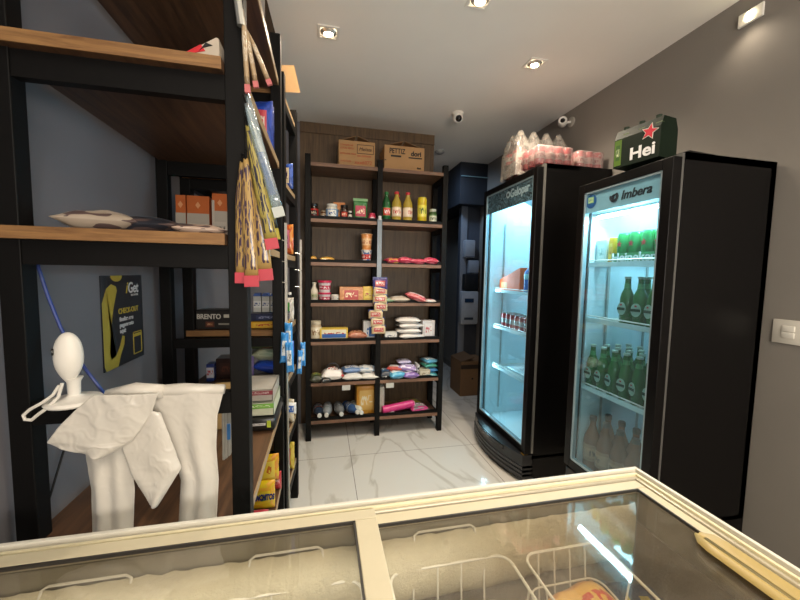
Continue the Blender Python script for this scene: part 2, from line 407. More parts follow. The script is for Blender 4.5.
can('tall yellow cylindrical tin on the right of the top goods shelf', .893, YB, z6, .042, .235, pack('#dcc21c', '#ecdf5a', '#3c5a20', .5, .22, blotch='#cfae14'), plain('#e2d040', .4), name='tall_tin', cat='tin')
jar('green jar with pale lid at the right end of the top goods shelf', .997, YB, z6, .034, .14, plain('#3f5a32', .2), plain('#c8cfc0', .4), pack('#4f7a3c', '#d5d8c2', '#24401c', .5, .35))
# printed cardboard boxes on the very top
def dbox(label, x0, x1, h, z, name='cardboard_box', d=.26):
    t = thing(name, label, 'cardboard box', ((x0+x1)/2, 3.16, z)); w = x1-x0
    obj('box_body', box(-w/2, w/2, -d/2, d/2, 0, h, bev=.002), CARD, t)
    bm = nb()
    for s in (-1, 1):
        prism(bm, [(s*w/2*.96, h), (s*.01, h+.05), (s*.01, h+.045), (s*w/2*.96, h-.003)], -d/2+.02, 0)
    obj('flap', bm, plain('#8a6a48', .8), t); return t
c1 = dbox('cardboard box with red print and a framed black logo on top of the shelves', .103, .405, .205, 2.337)
y0 = -.1315
RINK = plain('#b04a30', .7)
fr = nb()
for a in ((-.0, .14, .175, .179), (-.0, .14, .105, .109), (-.0, .004, .105, .179), (.136, .14, .105, .179)): bx(fr, a[0]+.0, a[1], y0, y0+.001, a[2], a[3])
obj('printed_frame', fr, INK, c1)
text('Melitta', .038, INK, c1, (.015, y0, .13), FR, shear=.3)
text('xxx6072', .042, RINK, c1, (-.02, y0, .02), FR)
for k, (s, zz) in enumerate((('CONSERVAR', .16), ('LOCAL SECO', .135), ('EMPILHAR MAX', .09), ('UNIDADES', .03))):
    text(s, .019, RINK, c1, (-.14, y0, zz), FR)
text('500 UNIDADES', .018, RINK, c1, (.0, y0, .08), FR)
c2 = dbox('cardboard box printed PETTIZ in black, right one on top of the shelves', .512, .865, .2, 2.337)
text('PETTIZ', .06, INK, c2, (-.135, y0, .135), FR, sx=.75, bold=.001)
obj('printed_bar', box(-.12, -.03, y0, y0+.001, .105, .12), INK, c2)
text('dori', .055, INK, c2, (.055, y0, .125), FR, sx=1.0, bold=.002)
obj('printed_bar', box(.035, .155, y0, y0+.001, .103, .113), INK, c2)
text('dori', .022, INK, c2, (.11, y0, .018), FR, bold=.001)
obj('tape_mark', box(-.176, -.16, y0, y0+.001, .07, .078), INK, c2)

# level 1.53
bag('small yellow packet by the left post on the noodle cup shelf', 'packet', -.065, YB, z5, .06, .07, .05, pack('#c9912c', '#dcb23f', '#6a3a10', axes=(0, 1)), name='snack_packet')
bag('flat orange-yellow packet lying alone on the noodle cup shelf', 'packet', .05, YB, z5, .13, .1, .045, pack('#cf9a2e', '#e5b94e', '#a03a1c', axes=(0, 1)), name='snack_packet')
def cup(label, x, y, z, r, h, body, lid, group=None):
    t = thing('noodle_cup', label, 'cup', (x, y, z), 0, group)
    obj('cup_body', lathe(nb(), [(0, 0), (r*.74, 0), (r*.76, .004), (r*.97, h*.94), (r*1.04, h*.95), (r*1.04, h*.98)]), body, t, True)
    obj('cup_lid', lathe(nb(), [(r*1.03, h*.98), (r*1.0, h), (0, h)]), lid, t, True); return t
cup('blue and white noodle cup underneath the orange one', .392, YB, z5, .047, .115, pack('#dcdad8', '#c8362f', '#ffffff', .5, .18, blotch='#3f6aa8'), plain('#dcd8cc', .4))
cup('orange noodle cup stacked on the blue and white one', .392, YB, z5+.116, .05, .135, pack('#d58a4a', '#eac49a', '#a8401e', .5, .22, blotch='#e2a468'), plain('#e8cfae', .4))
for i, (x, w) in enumerate(((.62, .13), (.735, .12), (.85, .14), (.975, .13))):
    bag(['pink sweets packet with yellow corner nearest the central post', 'pink and red sweets packet, second from the central post', 'pink and red sweets packet, third from the central post', 'pink sweets packet nearest the right post'][i], 'packet',
        x, YB-.02, z5, w*1.15, .14, .05+.012*(i % 2), pack('#b82848', '#e0607c', '#f6c8cc', .4, .3, axes=(0, 1), blotch='#d8687a' if i else '#c8a04a'), rz=.2-.15*i, name='sweets_packet')
# level 1.19
bottle('white squat bottle at the left end of the pink tub shelf', -.058, YB, z4, .032, .17, plain('#d6d0c0', .3), plain('#cfc8b5', .4), pack('#c8c0ac', '#a8b08a', '#6a6a4a'), name='sauce_bottle', shoulder=.6, neck=.45)
def tub(label, x, y, z, r, h):
    t = thing('tub', label, 'tub', (x, y, z))
    obj('tub_body', lathe(nb(), [(0, 0), (r*.8, 0), (r*.82, .003), (r*.95, h*.84)]), pack('#d8cfd0', '#c22a50', '#ffffff', .5, .2), t, True)
    obj('lid', lathe(nb(), [(r*.95, h*.82), (r*1.05, h*.83), (r*1.05, h*.97), (r, h), (0, h)]), plain('#c72d55', .35), t, True)
tub('pink lidded tub at the bottom of the stack of two', .03, YB-.01, z4, .052, .085)
tub('pink lidded tub on top of the other tub', .03, YB-.01, z4+.086, .055, .1)
for i in range(2):
    jar(['low white round tin under another one', 'low white round tin on top of its twin'][i], .118, YB-.01, z4+.034*i, .036, .034, plain('#d8d4cc', .4), plain('#e4e0d8', .4), pack('#cfcac0', '#e6e2da', '#556688'), name='round_tin', cat='tin')
carton('orange carton with red centre label beside the yellow carton', 'box', .258, YB, z4, .2, .09, .135, pack('#c27a3c', '#b8322c', '#f1d9b0', .3, .3, blotch='#d69656'))
carton('bright yellow carton next to the central post', 'box', .405, YB, z4, .085, .08, .14, pack('#d9b31c', '#e8cf3a', '#b8301c', .36, .2))
bag('flat green and white packet right of the central post', 'packet', .58, YB-.01, z4, .12, .14, .04, pack('#7fa07a', '#dfe3d6', '#2f6038', axes=(0, 1)), name='flat_packet')
bag('pale translucent packet lying behind the pink meat-coloured bag', 'packet', .69, YB, z4, .18, .16, .055, pack('#b9aa98', '#d9d2c8', '#7a5a48', axes=(0, 1)), name='flat_packet')
bag('pink bag with white print leaning on the other packets', 'bag', .84, YB-.02, z4+.02, .2, .15, .06, pack('#c0505a', '#e3c3be', '#a82a34', .34, .3, axes=(0, 1), blotch='#d88a84'), rz=-.35, roll=.32, name='food_bag')
bag('thin white and pink sachet at the right end of the pink bag shelf', 'packet', .97, YB-.02, z4, .13, .12, .03, pack('#d2c8c0', '#b84a56', '#ffffff', axes=(0, 1)), rz=-.2, name='flat_packet')
# level .86
t = thing('plastic_jar', 'beige plastic jar at the left end of the white sugar shelf', 'jar', (-.045, YB, z3))
obj('jar_body', lathe(nb(), [(0, 0), (.05, 0), (.053, .01), (.053, .11), (.04, .14), (.04, .15)]), pack('#b9a68a', '#d6cab2', '#8a6a48', .5, .3), t, True)
obj('lid', lathe(nb(), [(.043, .145), (.044, .15), (.044, .17), (0, .172)]), plain('#cabfa8', .5), t, True)
t = carton('yellow starch carton with a blue banner lying on its long side', 'box', .11, YB-.01, z3, .235, .08, .11, pack('#ddb83c', '#e8e0c4', '#c23022', .44, .4, blotch='#e6cb60'))
obj('printed_band', box(-.1, .1, -.0425, -.041, .03, .062), plain('#2a5fa8', .4), t)
bag('reddish brown crumpled bag between the starch carton and white-blue box', 'bag', .315, YB-.01, z3, .17, .12, .08, pack('#9a5a40', '#c08a6a', '#5a2418', .4, .3, axes=(0, 1), blotch='#b8735a'), name='food_bag')
t = carton('white carton with blue square label next to the central post', 'box', .462-.035, YB+.02, z3, .115, .1, .165, pack('#cfd3d6', '#dfe3e6', '#3a6ab0', .3, .4))
obj('printed_label', box(-.01, .05, -.0515, -.05, .03, .115), plain('#2f62a8', .4), t)
carton('small white carton right of the central post', 'box', .615, YB-.02, z3, .11, .06, .07, pack('#d2d0cc', '#e6e4e0', '#667088', .4, .3))
for i in range(4):
    bag(['white sugar bag at the bottom of the stack of four', 'white sugar bag, second from the bottom of the stack', 'white sugar bag, third from the bottom of the stack', 'white sugar bag on top of the stack of four'][i], 'bag',
        .79+[.015, -.005, .01, -.01][i], YB, z3+.047*i, .23, .15, .055, pack('#d3cdc8', '#e4dfda', '#c05048', .34, .22, axes=(0, 1)), rz=[.05, -.12, .08, -.1][i], name='sugar_bag')
carton('white and pink carton right of the stack of sugar bags', 'box', .975, YB+.01, z3, .115, .08, .165, pack('#cfc9c8', '#dfdad8', '#c05a64', .3, .34, blotch='#c8c0c2'))
# level .50
bag('dark green and black packet at the left end of the rice shelf', 'packet', -.04, YB-.02, z2, .11, .14, .07, pack('#3a3d2c', '#57603a', '#a8a04a', axes=(0, 1)), name='flat_packet')
bag('black shiny packet in front of the red edged rice bag', 'packet', .03, YB-.05, z2, .09, .12, .05, pack('#1c1a1c', '#302c30', '#8a2a2a', axes=(0, 1)), rz=.3, name='flat_packet')
t = bag('white rice bag with red edges and a carry loop', 'bag', .1, YB, z2, .19, .16, .11, pack('#d9d3cb', '#efeae4', '#b83030', .36, .5, axes=(0, 1), blotch='#c23a34'), name='rice_bag')
obj('carry_loop', tube(nb(), [(-.055, 0, .095), (-.045, 0, .13), (-.02, 0, .15), (.02, 0, .15), (.045, 0, .13), (.055, 0, .095)], .006), plain('#26262c', .4), t, True)
bag('white rice bag at the bottom with another blue one on it', 'bag', .275, YB, z2, .18, .16, .065, pack('#d6d2cc', '#eae6e0', '#3a5a9a', axes=(0, 1)), name='rice_bag')
bag('blue and white rice bag lying on top of a white one', 'bag', .27, YB+.02, z2+.058, .17, .14, .055, pack('#5a7aa8', '#dfe0e0', '#1f3f80', axes=(0, 1)), rz=.1, name='rice_bag')
bag('white rice bag at the bottom beside the central post', 'bag', .425, YB, z2, .16, .16, .06, pack('#d8d4cc', '#ebe7e1', '#56709a', axes=(0, 1)), name='rice_bag')
bag('white and blue bag on top, beside the central post', 'bag', .4, YB+.02, z2+.055, .16, .14, .06, pack('#c9cdd0', '#e6e6e4', '#28508a', axes=(0, 1), blotch='#8fa8c4'), rz=-.15, name='rice_bag')
bag('dark blue packet just right of the central post above the pink tube', 'packet', .575, YB, z2, .1, .14, .08, pack('#28303e', '#3a5a7a', '#d8d8d8', axes=(0, 1)), name='flat_packet')
carton('small black and white carton in front of the dark blue packet', 'box', .56, YB-.05, z2, .06, .03, .05, pack('#1e1e22', '#d8d8d8', '#1e1e22', .3, .3))
bag('light blue and white packet left of the purple packets', 'packet', .675, YB-.02, z2, .16, .15, .07, pack('#4f9cc0', '#dfe8ea', '#d0504a', axes=(0, 1), blotch='#7fc0d8'), rz=.2, name='flat_packet')
bag('red and white packet resting on the light blue packet', 'packet', .67, YB+.02, z2+.06, .14, .12, .045, pack('#b8443c', '#e2ddd8', '#3a6a9a', axes=(0, 1)), rz=-.3, name='flat_packet')
bag('purple and white packet, lower of the two', 'packet', .8, YB-.02, z2, .15, .16, .06, pack('#7a5a9c', '#d9d2e0', '#4a2a70', axes=(0, 1), blotch='#a88ac0'), rz=.1, name='flat_packet')
bag('violet packet lying on the purple and white one', 'packet', .785, YB+.01, z2+.055, .17, .14, .06, pack('#9a80b8', '#cfc4dc', '#5a3a88', axes=(0, 1), blotch='#e0d8e8'), rz=-.25, roll=.12, name='flat_packet')
bag('lilac packet topmost on the purple pile', 'packet', .76, YB+.05, z2+.115, .13, .12, .035, pack('#b0a8c8', '#ddd8e6', '#66508a', axes=(0, 1)), name='flat_packet')
carton('white and black upright packet between purple packets and beige box', 'box', .882, YB+.02, z2, .022, .12, .115, pack('#c8c8c6', '#2a2a2a', '#eeeeee', .4, .3))
carton('low beige box right of the purple packets', 'box', .94, YB-.02, z2, .1, .08, .075, pack('#b8ae98', '#d0c8b6', '#807458', .4, .3))
for i in range(4):
    bag(['teal packet at the bottom of the pile by the right post', 'blue packet second in the pile by the right post', 'green-teal packet third in the pile by the right post', 'light blue packet on top of the pile by the right post'][i], 'packet', 1.0+.01*(i % 2), YB+.01+.012*i, z2+.038*i, .13, .16, .042,
        pack(['#3a8a94', '#2f6a9c', '#3f8a78', '#5a9cbc'][i], ['#d8e6e6', '#cfe0ea', '#cfe6d8', '#e0eaf0'][i], '#1f4a60', axes=(0, 1)), rz=.1*(i-1), name='flat_packet')
# price tags under that shelf
for i, x in enumerate((.2, .585)):
    tag(obj('price_tag', box(x-.035, x+.035, 2.992, 2.995, .505-.07, .505-.026), plain('#c9c8c2', .5), None), ['white price tag below the rice bags', 'white price tag below the dark blue packet right of the post'][i], 'price tag')
# level .175 bottles lying down
silv = plain('#9aa0a4', .15, .3, .4, 18); 
spec = [(-.03, '#2a3648', '#b06a50', .09), (.06, '#8f969c', '#c0c6ca', .08), (.15, '#75777a', '#a9b0b4', .08), (.225, '#3a5a8c', '#cfd2d0', .1), (.30, '#c9ccc4', '#5a9a50', .09)]
for i, (x, c, l, hh) in enumerate(spec):
    lab = ['dark blue lying bottle with orange label, first from the left post', 'clear crumpled lying bottle, second from the left post', 'grey lying bottle, third from the left post', 'blue and white lying bottle, fourth from the left post', 'white lying bottle with green label beside the tall orange pack'][i]
    t = bottle(lab, x, 3.22, z1+.046, .042, .25, plain(c, .15, spec=.8, var=.3), plain('#d8d8d4', .4), pack(l, c, '#eeeeee', .5, .4), name='lying_bottle')
    t.rotation_euler = (radians(88), 0, radians([4, -3, 6, 22, 12][i]))
t = thing('paper_towel_pack', 'tall orange pack with white side beside the central post on the lowest shelf', 'pack', (.425, 3.165, z1))
obj('pack_body', box(-.11, .075, -.1, .1, 0, .265, bev=.02), pack('#cf8f2c', '#e2b868', '#e8dcc0', .34, .34, blotch='#dba446', rough=.4), t, True)
obj('roll_side', box(.07, .15, -.095, .1, 0, .25, bev=.025), plain('#cfc9bd', .7), t, True)
t = thing('pink_tube', 'pink cylindrical roll lying on the lowest shelf', 'tube', (.7, 3.06, z1+.04), .12)
obj('roll', tube(nb(), [(-.15, 0, 0), (-.145, 0, 0), (.145, 0, .03), (.15, 0, .03)], [.03, .036, .036, .03], 18), plain('#d03a80', .3), t, True)
obj('end_cap', tube(nb(), [(.148, 0, .03), (.158, 0, .031)], .026, 18), plain('#e8a0c0', .4), t, True)
bag('pink and grey packet near the right post on the lowest shelf', 'packet', .9, 3.08, z1, .17, .15, .06, pack('#b83a74', '#8a8a8c', '#e8c8d8', axes=(0, 1), blotch='#6a5a60'), rz=.1, name='flat_packet')
bag('dark red-brown packet behind the pink roll', 'packet', .66, 3.2, z1, .22, .12, .05, pack('#4a2a24', '#6a4a30', '#b89a40', axes=(0, 1)), name='flat_packet')
bag('yellow-green packet behind the pink roll, right of the dark one', 'packet', .86, 3.24, z1, .2, .12, .05, pack('#8a8434', '#a89a48', '#5a3a20', axes=(0, 1)), rz=.15, name='flat_packet')
bag('small white sachet in front of the pink roll', 'packet', .63, 3.045, z1, .08, .06, .03, pack('#c9c4bc', '#dfdbd4', '#b03a6a', axes=(0, 1)), name='flat_packet')

for o in list(C.objects):
    if o.parent is None and o.get('category') not in (None, 'shelving unit') and o.location.y > 2.9 and -.2 < o.location.x < 1.1: o.location.x = o.location.x*.982-.012+(0 if o.location.z < 2.3 else (.042 if o.location.x < .4 else .024))

# hanging strip with blue packets on the central post of the back unit
t = thing('display_strip', 'grey hanging strip down the middle post of the back shelves', 'display strip', (.472, 2.982, 0))
obj('strip', box(-.019, .019, -.003, .0, 1.40, 1.905), plain('#6f7880', .35, .3), t)
obj('clip', box(-.012, .012, -.012, .0, 1.895, 1.93, bev=.003), plain('#c4c8ca', .4), t)
for i in range(7):
    zz = 1.36-.066*i; xx = .48+[-.002, 0, 0, .005, -.035, -.02, -.01][i]
    p = thing('snack_sachet', ['blue sachet with red logo, topmost on the middle hanging strip', 'second blue and cream sachet down the middle hanging strip', 'third blue and cream sachet down the middle hanging strip', 'fourth blue and cream sachet down the middle hanging strip', 'fifth sachet down, swung left on the middle hanging strip', 'sixth sachet down, above the last on the middle hanging strip', 'lowest blue and cream sachet of the middle hanging strip'][i], 'sachet', (xx, 2.968, zz), [0, .1, -.1, .2, -.15, .1, 0][i])
    h = .1 if i == 0 else .075
    b = obj('sachet_body', pillow(.125 if i == 0 else .12, h, .018, 60+i), pack('#c9b28c' if i else '#3a3f7a', '#c05a58', '#e6dcd0', .34, .24, axes=(0, 1), blotch='#e0c9a0' if i else '#6a4a80'), p, 'all')
    b.rotation_euler = (radians(90), 0, 0)
    obj('blue_header', box(-.062, .062, -.012, -.008, h*.28, h*.55), plain('#2c3a78', .3), p)

# ------------------------------------------------------------------ fridges (local: front -Y, rotated to face -X)
DARKGLASS = film('door_glass', '#e6f6fb', .97, '#cfeaf2', .07, .02)
LINER = plain('#dceef4', .45, 0, .03)
TUBE = emit('cool_led', '#d4f4ff', 40)
def fridge(label, w, d, h, zdoor, ztop, shelves, y_shelf, cy, xf, led, header_h, base_style):
    t = thing('display_fridge', label, 'fridge', (xf, cy, 0), -pi/2)
    hw = w/2; th = .03; b0 = .06
    zb = zdoor+.005
    cab = nb()
    bx(cab, -hw, -hw+th, b0, d, zb-.04, h); bx(cab, hw-th, hw, b0, d, zb-.04, h); bx(cab, -hw, hw, d-th, d, zb-.04, h)
    bx(cab, -hw, hw, b0, d, h-th, h); bx(cab, -hw, hw, b0, d, zb-.05, zb-.02)
    bx(cab, -hw, hw, b0+.005, d, .03, zb-.05)
    obj('cabinet', cab, FBLACK, t)
    ln = nb(); i = th+.001; k = .012
    bx(ln, -hw+i, -hw+i+k, b0, d-i, zb-.018, h-i); bx(ln, hw-i-k, hw-i, b0, d-i, zb-.018, h-i)
    bx(ln, -hw+i, hw-i, d-i-k, d-i, zb-.018, h-i); bx(ln, -hw+i, hw-i, b0, d-i, h-i-k, h-i); bx(ln, -hw+i, hw-i, b0, d-i, zb-.018, zb-.005)
    obj('inner_liner', ln, LINER, t)
    for sx in (-hw+i+k+.004, hw-i-k-.008):
        for yy in (.18, d-.12):
            obj('shelf_rail', box(sx, sx+.004, yy, yy+.014, zb+.05, h-.3), SILVER, t)
    bm = nb(); fw = .045
    g = nb()
    for a in ((-hw+.002, -hw+.03, zb, h-.004), (hw-.03, hw-.002, zb, h-.004), (-hw+.03, hw-.03, h-.03, h-.004), (-hw+.03, hw-.03, zb, zb+.025)): bx(g, a[0]-(.004 if base_style == 1 and a[0] < 0 else 0), a[1]+(.004 if base_style == 1 and a[1] > 0 else 0), b0-.012, b0-.001+(.006 if abs(a[0]) > hw-.05 and base_style == 1 else 0), a[2], a[3])
    obj('gasket', g, SILVER if base_style == 1 else plain('#6a6a68', .4, .4), t)
    # door
    dz0, dz1 = zdoor, ztop
    dr = nb()
    for a in ((-hw, -hw+fw, dz0, dz1), (hw-fw, hw, dz0, dz1), (-hw+fw, hw-fw, dz1-fw, dz1), (-hw+fw, hw-fw, dz0, dz0+fw)):
        bx(dr, a[0], a[1], 0, b0-.013, a[2], a[3], bev=.003)
    door = obj('door', dr, FBLACK, t)
    lin_ = nb(); q = fw; e = .009
    for a in ((-hw+q, -hw+q+e, dz0+q, dz1-q), (hw-q-e, hw-q, dz0+q, dz1-q), (-hw+q, hw-q, dz1-q-e, dz1-q), (-hw+q, hw-q, dz0+q, dz0+q+e)): bx(lin_, a[0], a[1], .004, .03, a[2], a[3])
    obj('glass_trim', lin_, plain('#9fb6c0', .3, .3), door)
    obj('glass_pane', box(-hw+fw, hw-fw, .010, .014, dz0+fw, dz1-fw), DARKGLASS, door)
    # lights
    lx0, lx1, ly, lz = led
    lm = obj('light_tube', tube(nb(), [(lx0, ly, lz), (lx1, ly, lz)], .008), TUBE, t, True)
    obj('light_fitting', box(lx0-.02, lx1+.02, ly-.014, ly+.014, lz+.009, lz+.02), WHITE, t)
    # shelves
    for z in shelves:
        s = nb(); ys, ye = y_shelf, d-.06; xs, xe = -hw+.05, hw-.05
        tube(s, [(xs, ys, z), (xe, ys, z), (xe, ye, z), (xs, ye, z)], .0035, 6, True)
        tube(s, [(xs, ys-.003, z+.022), (xe, ys-.003, z+.022)], .0035, 6)
        for j in range(22):
            x = xs+(xe-xs)*(j+.5)/22; tube(s, [(x, ys, z), (x, ye, z)], .0018, 5)
        obj('wire_shelf', s, WIREW, t)
        obj('shelf_front', box(xs, xe, ys-.01, ys-.006, z-.012, z+.012), plain('#d8ecf2', .4), t)
    return t
f1 = fridge('large black glass-door fridge at the back with almost empty cold white interior', .78, .575, 2.19, .205, 2.165, (1.315, 1.0, .65), .12, 2.5, 1.372,
            (.355-.05, .36, .1, 2.0), .12, 1)
f2 = fridge('black glass-door fridge nearest the counter, stocked with green beer bottles', .54, .56, 1.965, .36, 1.945, (1.515, 1.215, .835), .055, 1.46, 1.385,
            (-.2, .2, .075, 1.768), .12, 2)
def flight(name, loc, sx, sy, power, rot, col=(.45, .83, 1)):
    L = bpy.data.lights.new(name, 'AREA'); L.shape = 'RECTANGLE'; L.size = sx; L.size_y = sy; L.energy = power; L.color = col
    o = bpy.data.objects.new(name, L); COL.objects.link(o); o.location = loc; o.rotation_euler = rot; return o
flight('fridge_light', (1.68, 2.5, 2.12), .4, .6, 13, (0, 0, 0), (.6, .9, 1)); flight('fridge_light', (1.457, 1.46, 1.755), .4, .02, 5, (0, radians(-25), pi/2), (.62, .9, 1))
bpy.data.objects['fridge_light.001'].rotation_euler = (radians(25), 0, pi/2)
flight('fridge_light', (1.45, 2.84, 1.2), .02, 1.7, 8, (radians(-90), 0, 0), (.6, .9, 1)); flight('fridge_light', (1.78, 1.46, 1.9), .2, .36, 4, (0, 0, 0), (.6, .9, 1))

# fridge 1 details. local x: +x is nearer the camera
def fx(f, Y): return -(Y-f.location.y)
hm_, hnt, hb = base('speckled_header'); hv = N(hnt, 'ShaderNodeTexNoise', Scale=90, Detail=2); htc = N(hnt, 'ShaderNodeTexCoord'); hr = N(hnt, 'ShaderNodeValToRGB')
hr.color_ramp.elements[0].position = .42; hr.color_ramp.elements[0].color = lin('#14181c'); hr.color_ramp.elements[1].position = .62; hr.color_ramp.elements[1].color = lin('#9aa6ac')
hnt.links.new(htc.outputs['Object'], hv.inputs['Vector']); hnt.links.new(hv.outputs['Fac'], hr.inputs[0]); hnt.links.new(hr.outputs[0], hb.inputs['Base Color']); hnt.links.new(hr.outputs[0], hb.inputs['Emission Color']); hb.inputs['Emission Strength'].default_value = .12  # faint emission puts reflected light into the speckled sign
hd = obj('header_sign', box(-.345, .345, .0155, .02, 1.965, 2.12), hm_, f1)
text('Gelopar', .085, TXTW, f1, (.03, .0145, 2.035), FR, bold=.002, sx=.9)
obj('round_emblem', tube(nb(), [(0.0, .0155, 2.062), (0.0, .0125, 2.062)], .026, 18), TXTW, f1)
obj('round_emblem_inner', tube(nb(), [(0.0, .0124, 2.062), (0.0, .0115, 2.062)], .013, 18), plain('#28363c', .4), f1)
dm = nb(); prism(dm, [(.14, 2.14), (.46, 2.14), (.46, 1.98), (.40, 1.90), (.14, 2.02)], .0, .34, 'yz')
for v in dm.verts: v.co.x = v.co.x
obj('air_duct', dm, plain('#a9d5e4', .45), f1)
gr = nb()
n = 24
def bulge(x): return -.012-.075*(1-(x/.39)**2)
def curved(bm, z0, z1, off=0, x0=-.39, x1=.39):
    A = [(x0+(x1-x0)*i/n, bulge(x0+(x1-x0)*i/n)+off) for i in range(n+1)]
    poly = A+[(x1, .07), (x0, .07)]
    prism(bm, poly, z0, z1, 'xy')
curved(gr, .03, .2); obj('base_cover', gr, plain('#1c1d20', .32), f1)
for k in range(5):
    s = nb(); curved(s, .045+.03*k, .062+.03*k, -.007); obj('grille_slat', s, plain('#303236', .35), f1) if k < 3 else s.free()
s = nb(); curved(s, .165, .195, -.008, -.22, .22); obj('base_nameplate', s, plain('#0d0d0f', .25), f1)
tt = text('Gelopar', .032, plain('#7a7c80', .4), f1, (-.06, bulge(0)-.0095, .17), FR)
obj('hinge', box(.35, .385, -.006, .03, .19, .204, bev=.002), plain('#b08a3c', .35, .8), f1)
obj('red_reflector', box(.0, .1, .55, .551, .3, .31), REDM, f1) if False else None
# fridge 2 details
pb = box(-.225, .225, .0155, .022, 1.79, 1.90); obj('header_sign', pb, plain('#d3e4ec', .4, 0, .04), f2)
text('Imbera', .058, plain('#20262e', .4), f2, (.005, .0145, 1.822), FR, shear=.25, bold=.0012)
lg = nb(); tube(lg, [(-.035+.02*cos(a), .0145, 1.842+.018*sin(a)) for a in [radians(x) for x in range(150, 420, 20)]], .007, 6)
tube(lg, [(-.035+.009*cos(a), .0145, 1.844+.008*sin(a)) for a in [radians(x) for x in range(60, 300, 30)]], .006, 6)
obj('emblem', lg, plain('#20262e', .4), f2)
obj('energy_sticker', lathe(nb(), [(0, 0), (.036, 0), (.036, .002), (0, .002)], n=24, M=Matrix.Translation((-.185, .0145, 1.85)) @ Matrix.Rotation(pi/2, 4, 'X')), plain('#1f5fa0', .3), f2)
obj('sticker_panel', box(-.205, -.165, .011, .0122, 1.84, 1.872), pack('#9fc8a0', '#dfe8a0', '#1f5fa0', .4, .4), f2)
b2 = nb(); bx(b2, -.268, .268, .01, .07, .03, .35, bev=.01); obj('base_cover', b2, plain('#17181a', .35), f2)
for k in range(6): obj('grille_slat', box(-.22, .22, .004, .012, .08+.035*k, .095+.035*k), plain('#26282b', .35), f2)
for f, hw in ((f1, .36), (f2, .24)):
    for sx in (-hw, hw):
        for yy in (.12, .5): obj('foot', lathe(nb(), [(0, 0), (.02, 0), (.02, .03), (0, .031)], sx, yy, 0, 12), BLACK, f)

# ------------------------------------------------------------------ goods in fridge 1
XF = 1.53
t = thing('open_carton', 'open orange carton on the top shelf of the big fridge', 'box', (1.58, 2.66, 1.32))
prism_b = nb(); prism(prism_b, [(-.17, 0), (.15, 0), (.15, .19), (-.17, .09)], -.06, .08, 'yz')
for v in prism_b.verts: v.co = Vector((v.co.x, -v.co.y, v.co.z))
obj('carton_body', prism_b, plain('#ff5a00', .5, 0, .06), t)
obj('printed_label', box(-.0615, -.06, .04, .14, .02, .07), plain('#e39a5a', .5), t)
t = thing('water_bottle', 'blue labelled bottle with black cap beside the orange carton', 'bottle', (1.56, 2.41, 1.32))
obj('bottle_body', lathe(nb(), [(0, 0), (.05, 0), (.055, .01), (.055, .155), (.03, .185), (.018, .19), (.018, .21)], n=24), plain('#1f62b8', .2), t, True)
obj('cap', lathe(nb(), [(.02, .205), (.023, .207), (.023, .24), (.012, .26), (0, .26)], n=16), plain('#111318', .4), t, True)
obj('label_band', lathe(nb(), [(.0555, .1), (.0562, .101), (.0562, .14), (.0555, .141)], n=24), plain('#8fd0dc', .3), t, True)
coke = pack('#b02a30', '#a9a6a6', '#4a2020', .5, .16, rough=.25, blotch='#8e1f26')
k0 = can('red and silver soft drink can on the second shelf of the big fridge', 1.55, 2.76, 1.005, .033, .122, coke, group='red cans in the big fridge')
for i in range(11):
    dup(k0, (1.55+.07*((i+1) // 6), 2.76-.07*((i+1) % 6), 1.005), i*1.1)
t = thing('plastic_tray', 'white crumpled packets tray on the third fridge shelf', 'tray', (1.62, 2.5, .656))
obj('tray_body', pillow(.18, .4, .03, 91), pack('#b8ccd2', '#d4e2e6', '#8a9aa4', axes=(0, 1)), t, 'all')
t = bottle('white bottle with red label standing at the bottom of the big fridge', 1.6, 2.32, .205, .045, .3, plain('#b9b3ae', .3), plain('#c8c8c8', .4), pack('#b03a34', '#d8c8c0', '#802020', .5, .4), name='milk_bottle')
bottle('dark bottle at the bottom of the big fridge behind the white one', 1.68, 2.26, .205, .045, .3, plain('#2a2224', .2), plain('#b03030', .4), pack('#7a2424', '#c8b0a0', '#802020', .5, .4), name='cola_bottle')

# ------------------------------------------------------------------ goods in fridge 2
GREEN = plain('#2c6b33', .1, 0, .15, spec=.9); 
ovl = plain('#a9c8b8', .35, 0, .1)
def beer(label, x, y, z, group):
    t = thing('beer_bottle', label, 'bottle', (x, y, z), 0, group); r = .0305; h = .235
    obj('bottle_body', lathe(nb(), [(0, 0), (r*.9, 0), (r, .006), (r, .125), (r*.85, .15), (r*.5, .175), (r*.42, .2), (r*.42, .225)], n=20), GREEN, t, True)
    obj('cap', lathe(nb(), [(r*.44, .222), (r*.5, .223), (r*.5, .233), (0, .236)], n=14), plain('#b8c8b8', .35), t, True)
    obj('neck_label', lathe(nb(), [(r*.53, .176), (r*.5, .18), (r*.455, .2)], n=16), plain('#3f8a4c', .3), t, True)
    L = obj('oval_label', lathe(nb(), [(0, 0), (.024, 0), (.024, .002), (0, .002)], n=24, M=Matrix.Translation((-r-.0005, 0, .075)) @ Matrix.Rotation(pi/2, 4, 'Z') @ Matrix.Rotation(pi/2, 4, 'X') @ Matrix.Scale(1.35, 4, (0, 1, 0))), ovl, t)
    obj('label_band', box(-r-.0035, -r-.0025, -.022, .022, .068, .081), plain('#123f24', .4), L)
    obj('label_star', box(-r-.0035, -r-.0025, -.005, .005, .09, .098), REDM, L)
    return t
zs = .84
b0 = beer('green beer bottle standing in the front row of the third fridge shelf', 1.48, 1.66, zs, 'front row beer bottles on the third shelf')
for i in range(1, 6): dup(b0, (1.48, 1.66-.074*i, zs), random.uniform(-.3, .3))
b0b = dup(b0, (1.552, 1.64, zs), .2, 'green beer bottle behind the front row on the third fridge shelf', group='rear rows of beer bottles on the third shelf')
for r_ in range(1, 4):
    for i in range(6):
        if r_ == 1 and i == 0: continue
        dup(b0b, (1.48+.072*r_, 1.64-.074*i, zs), random.uniform(-.3, .3))
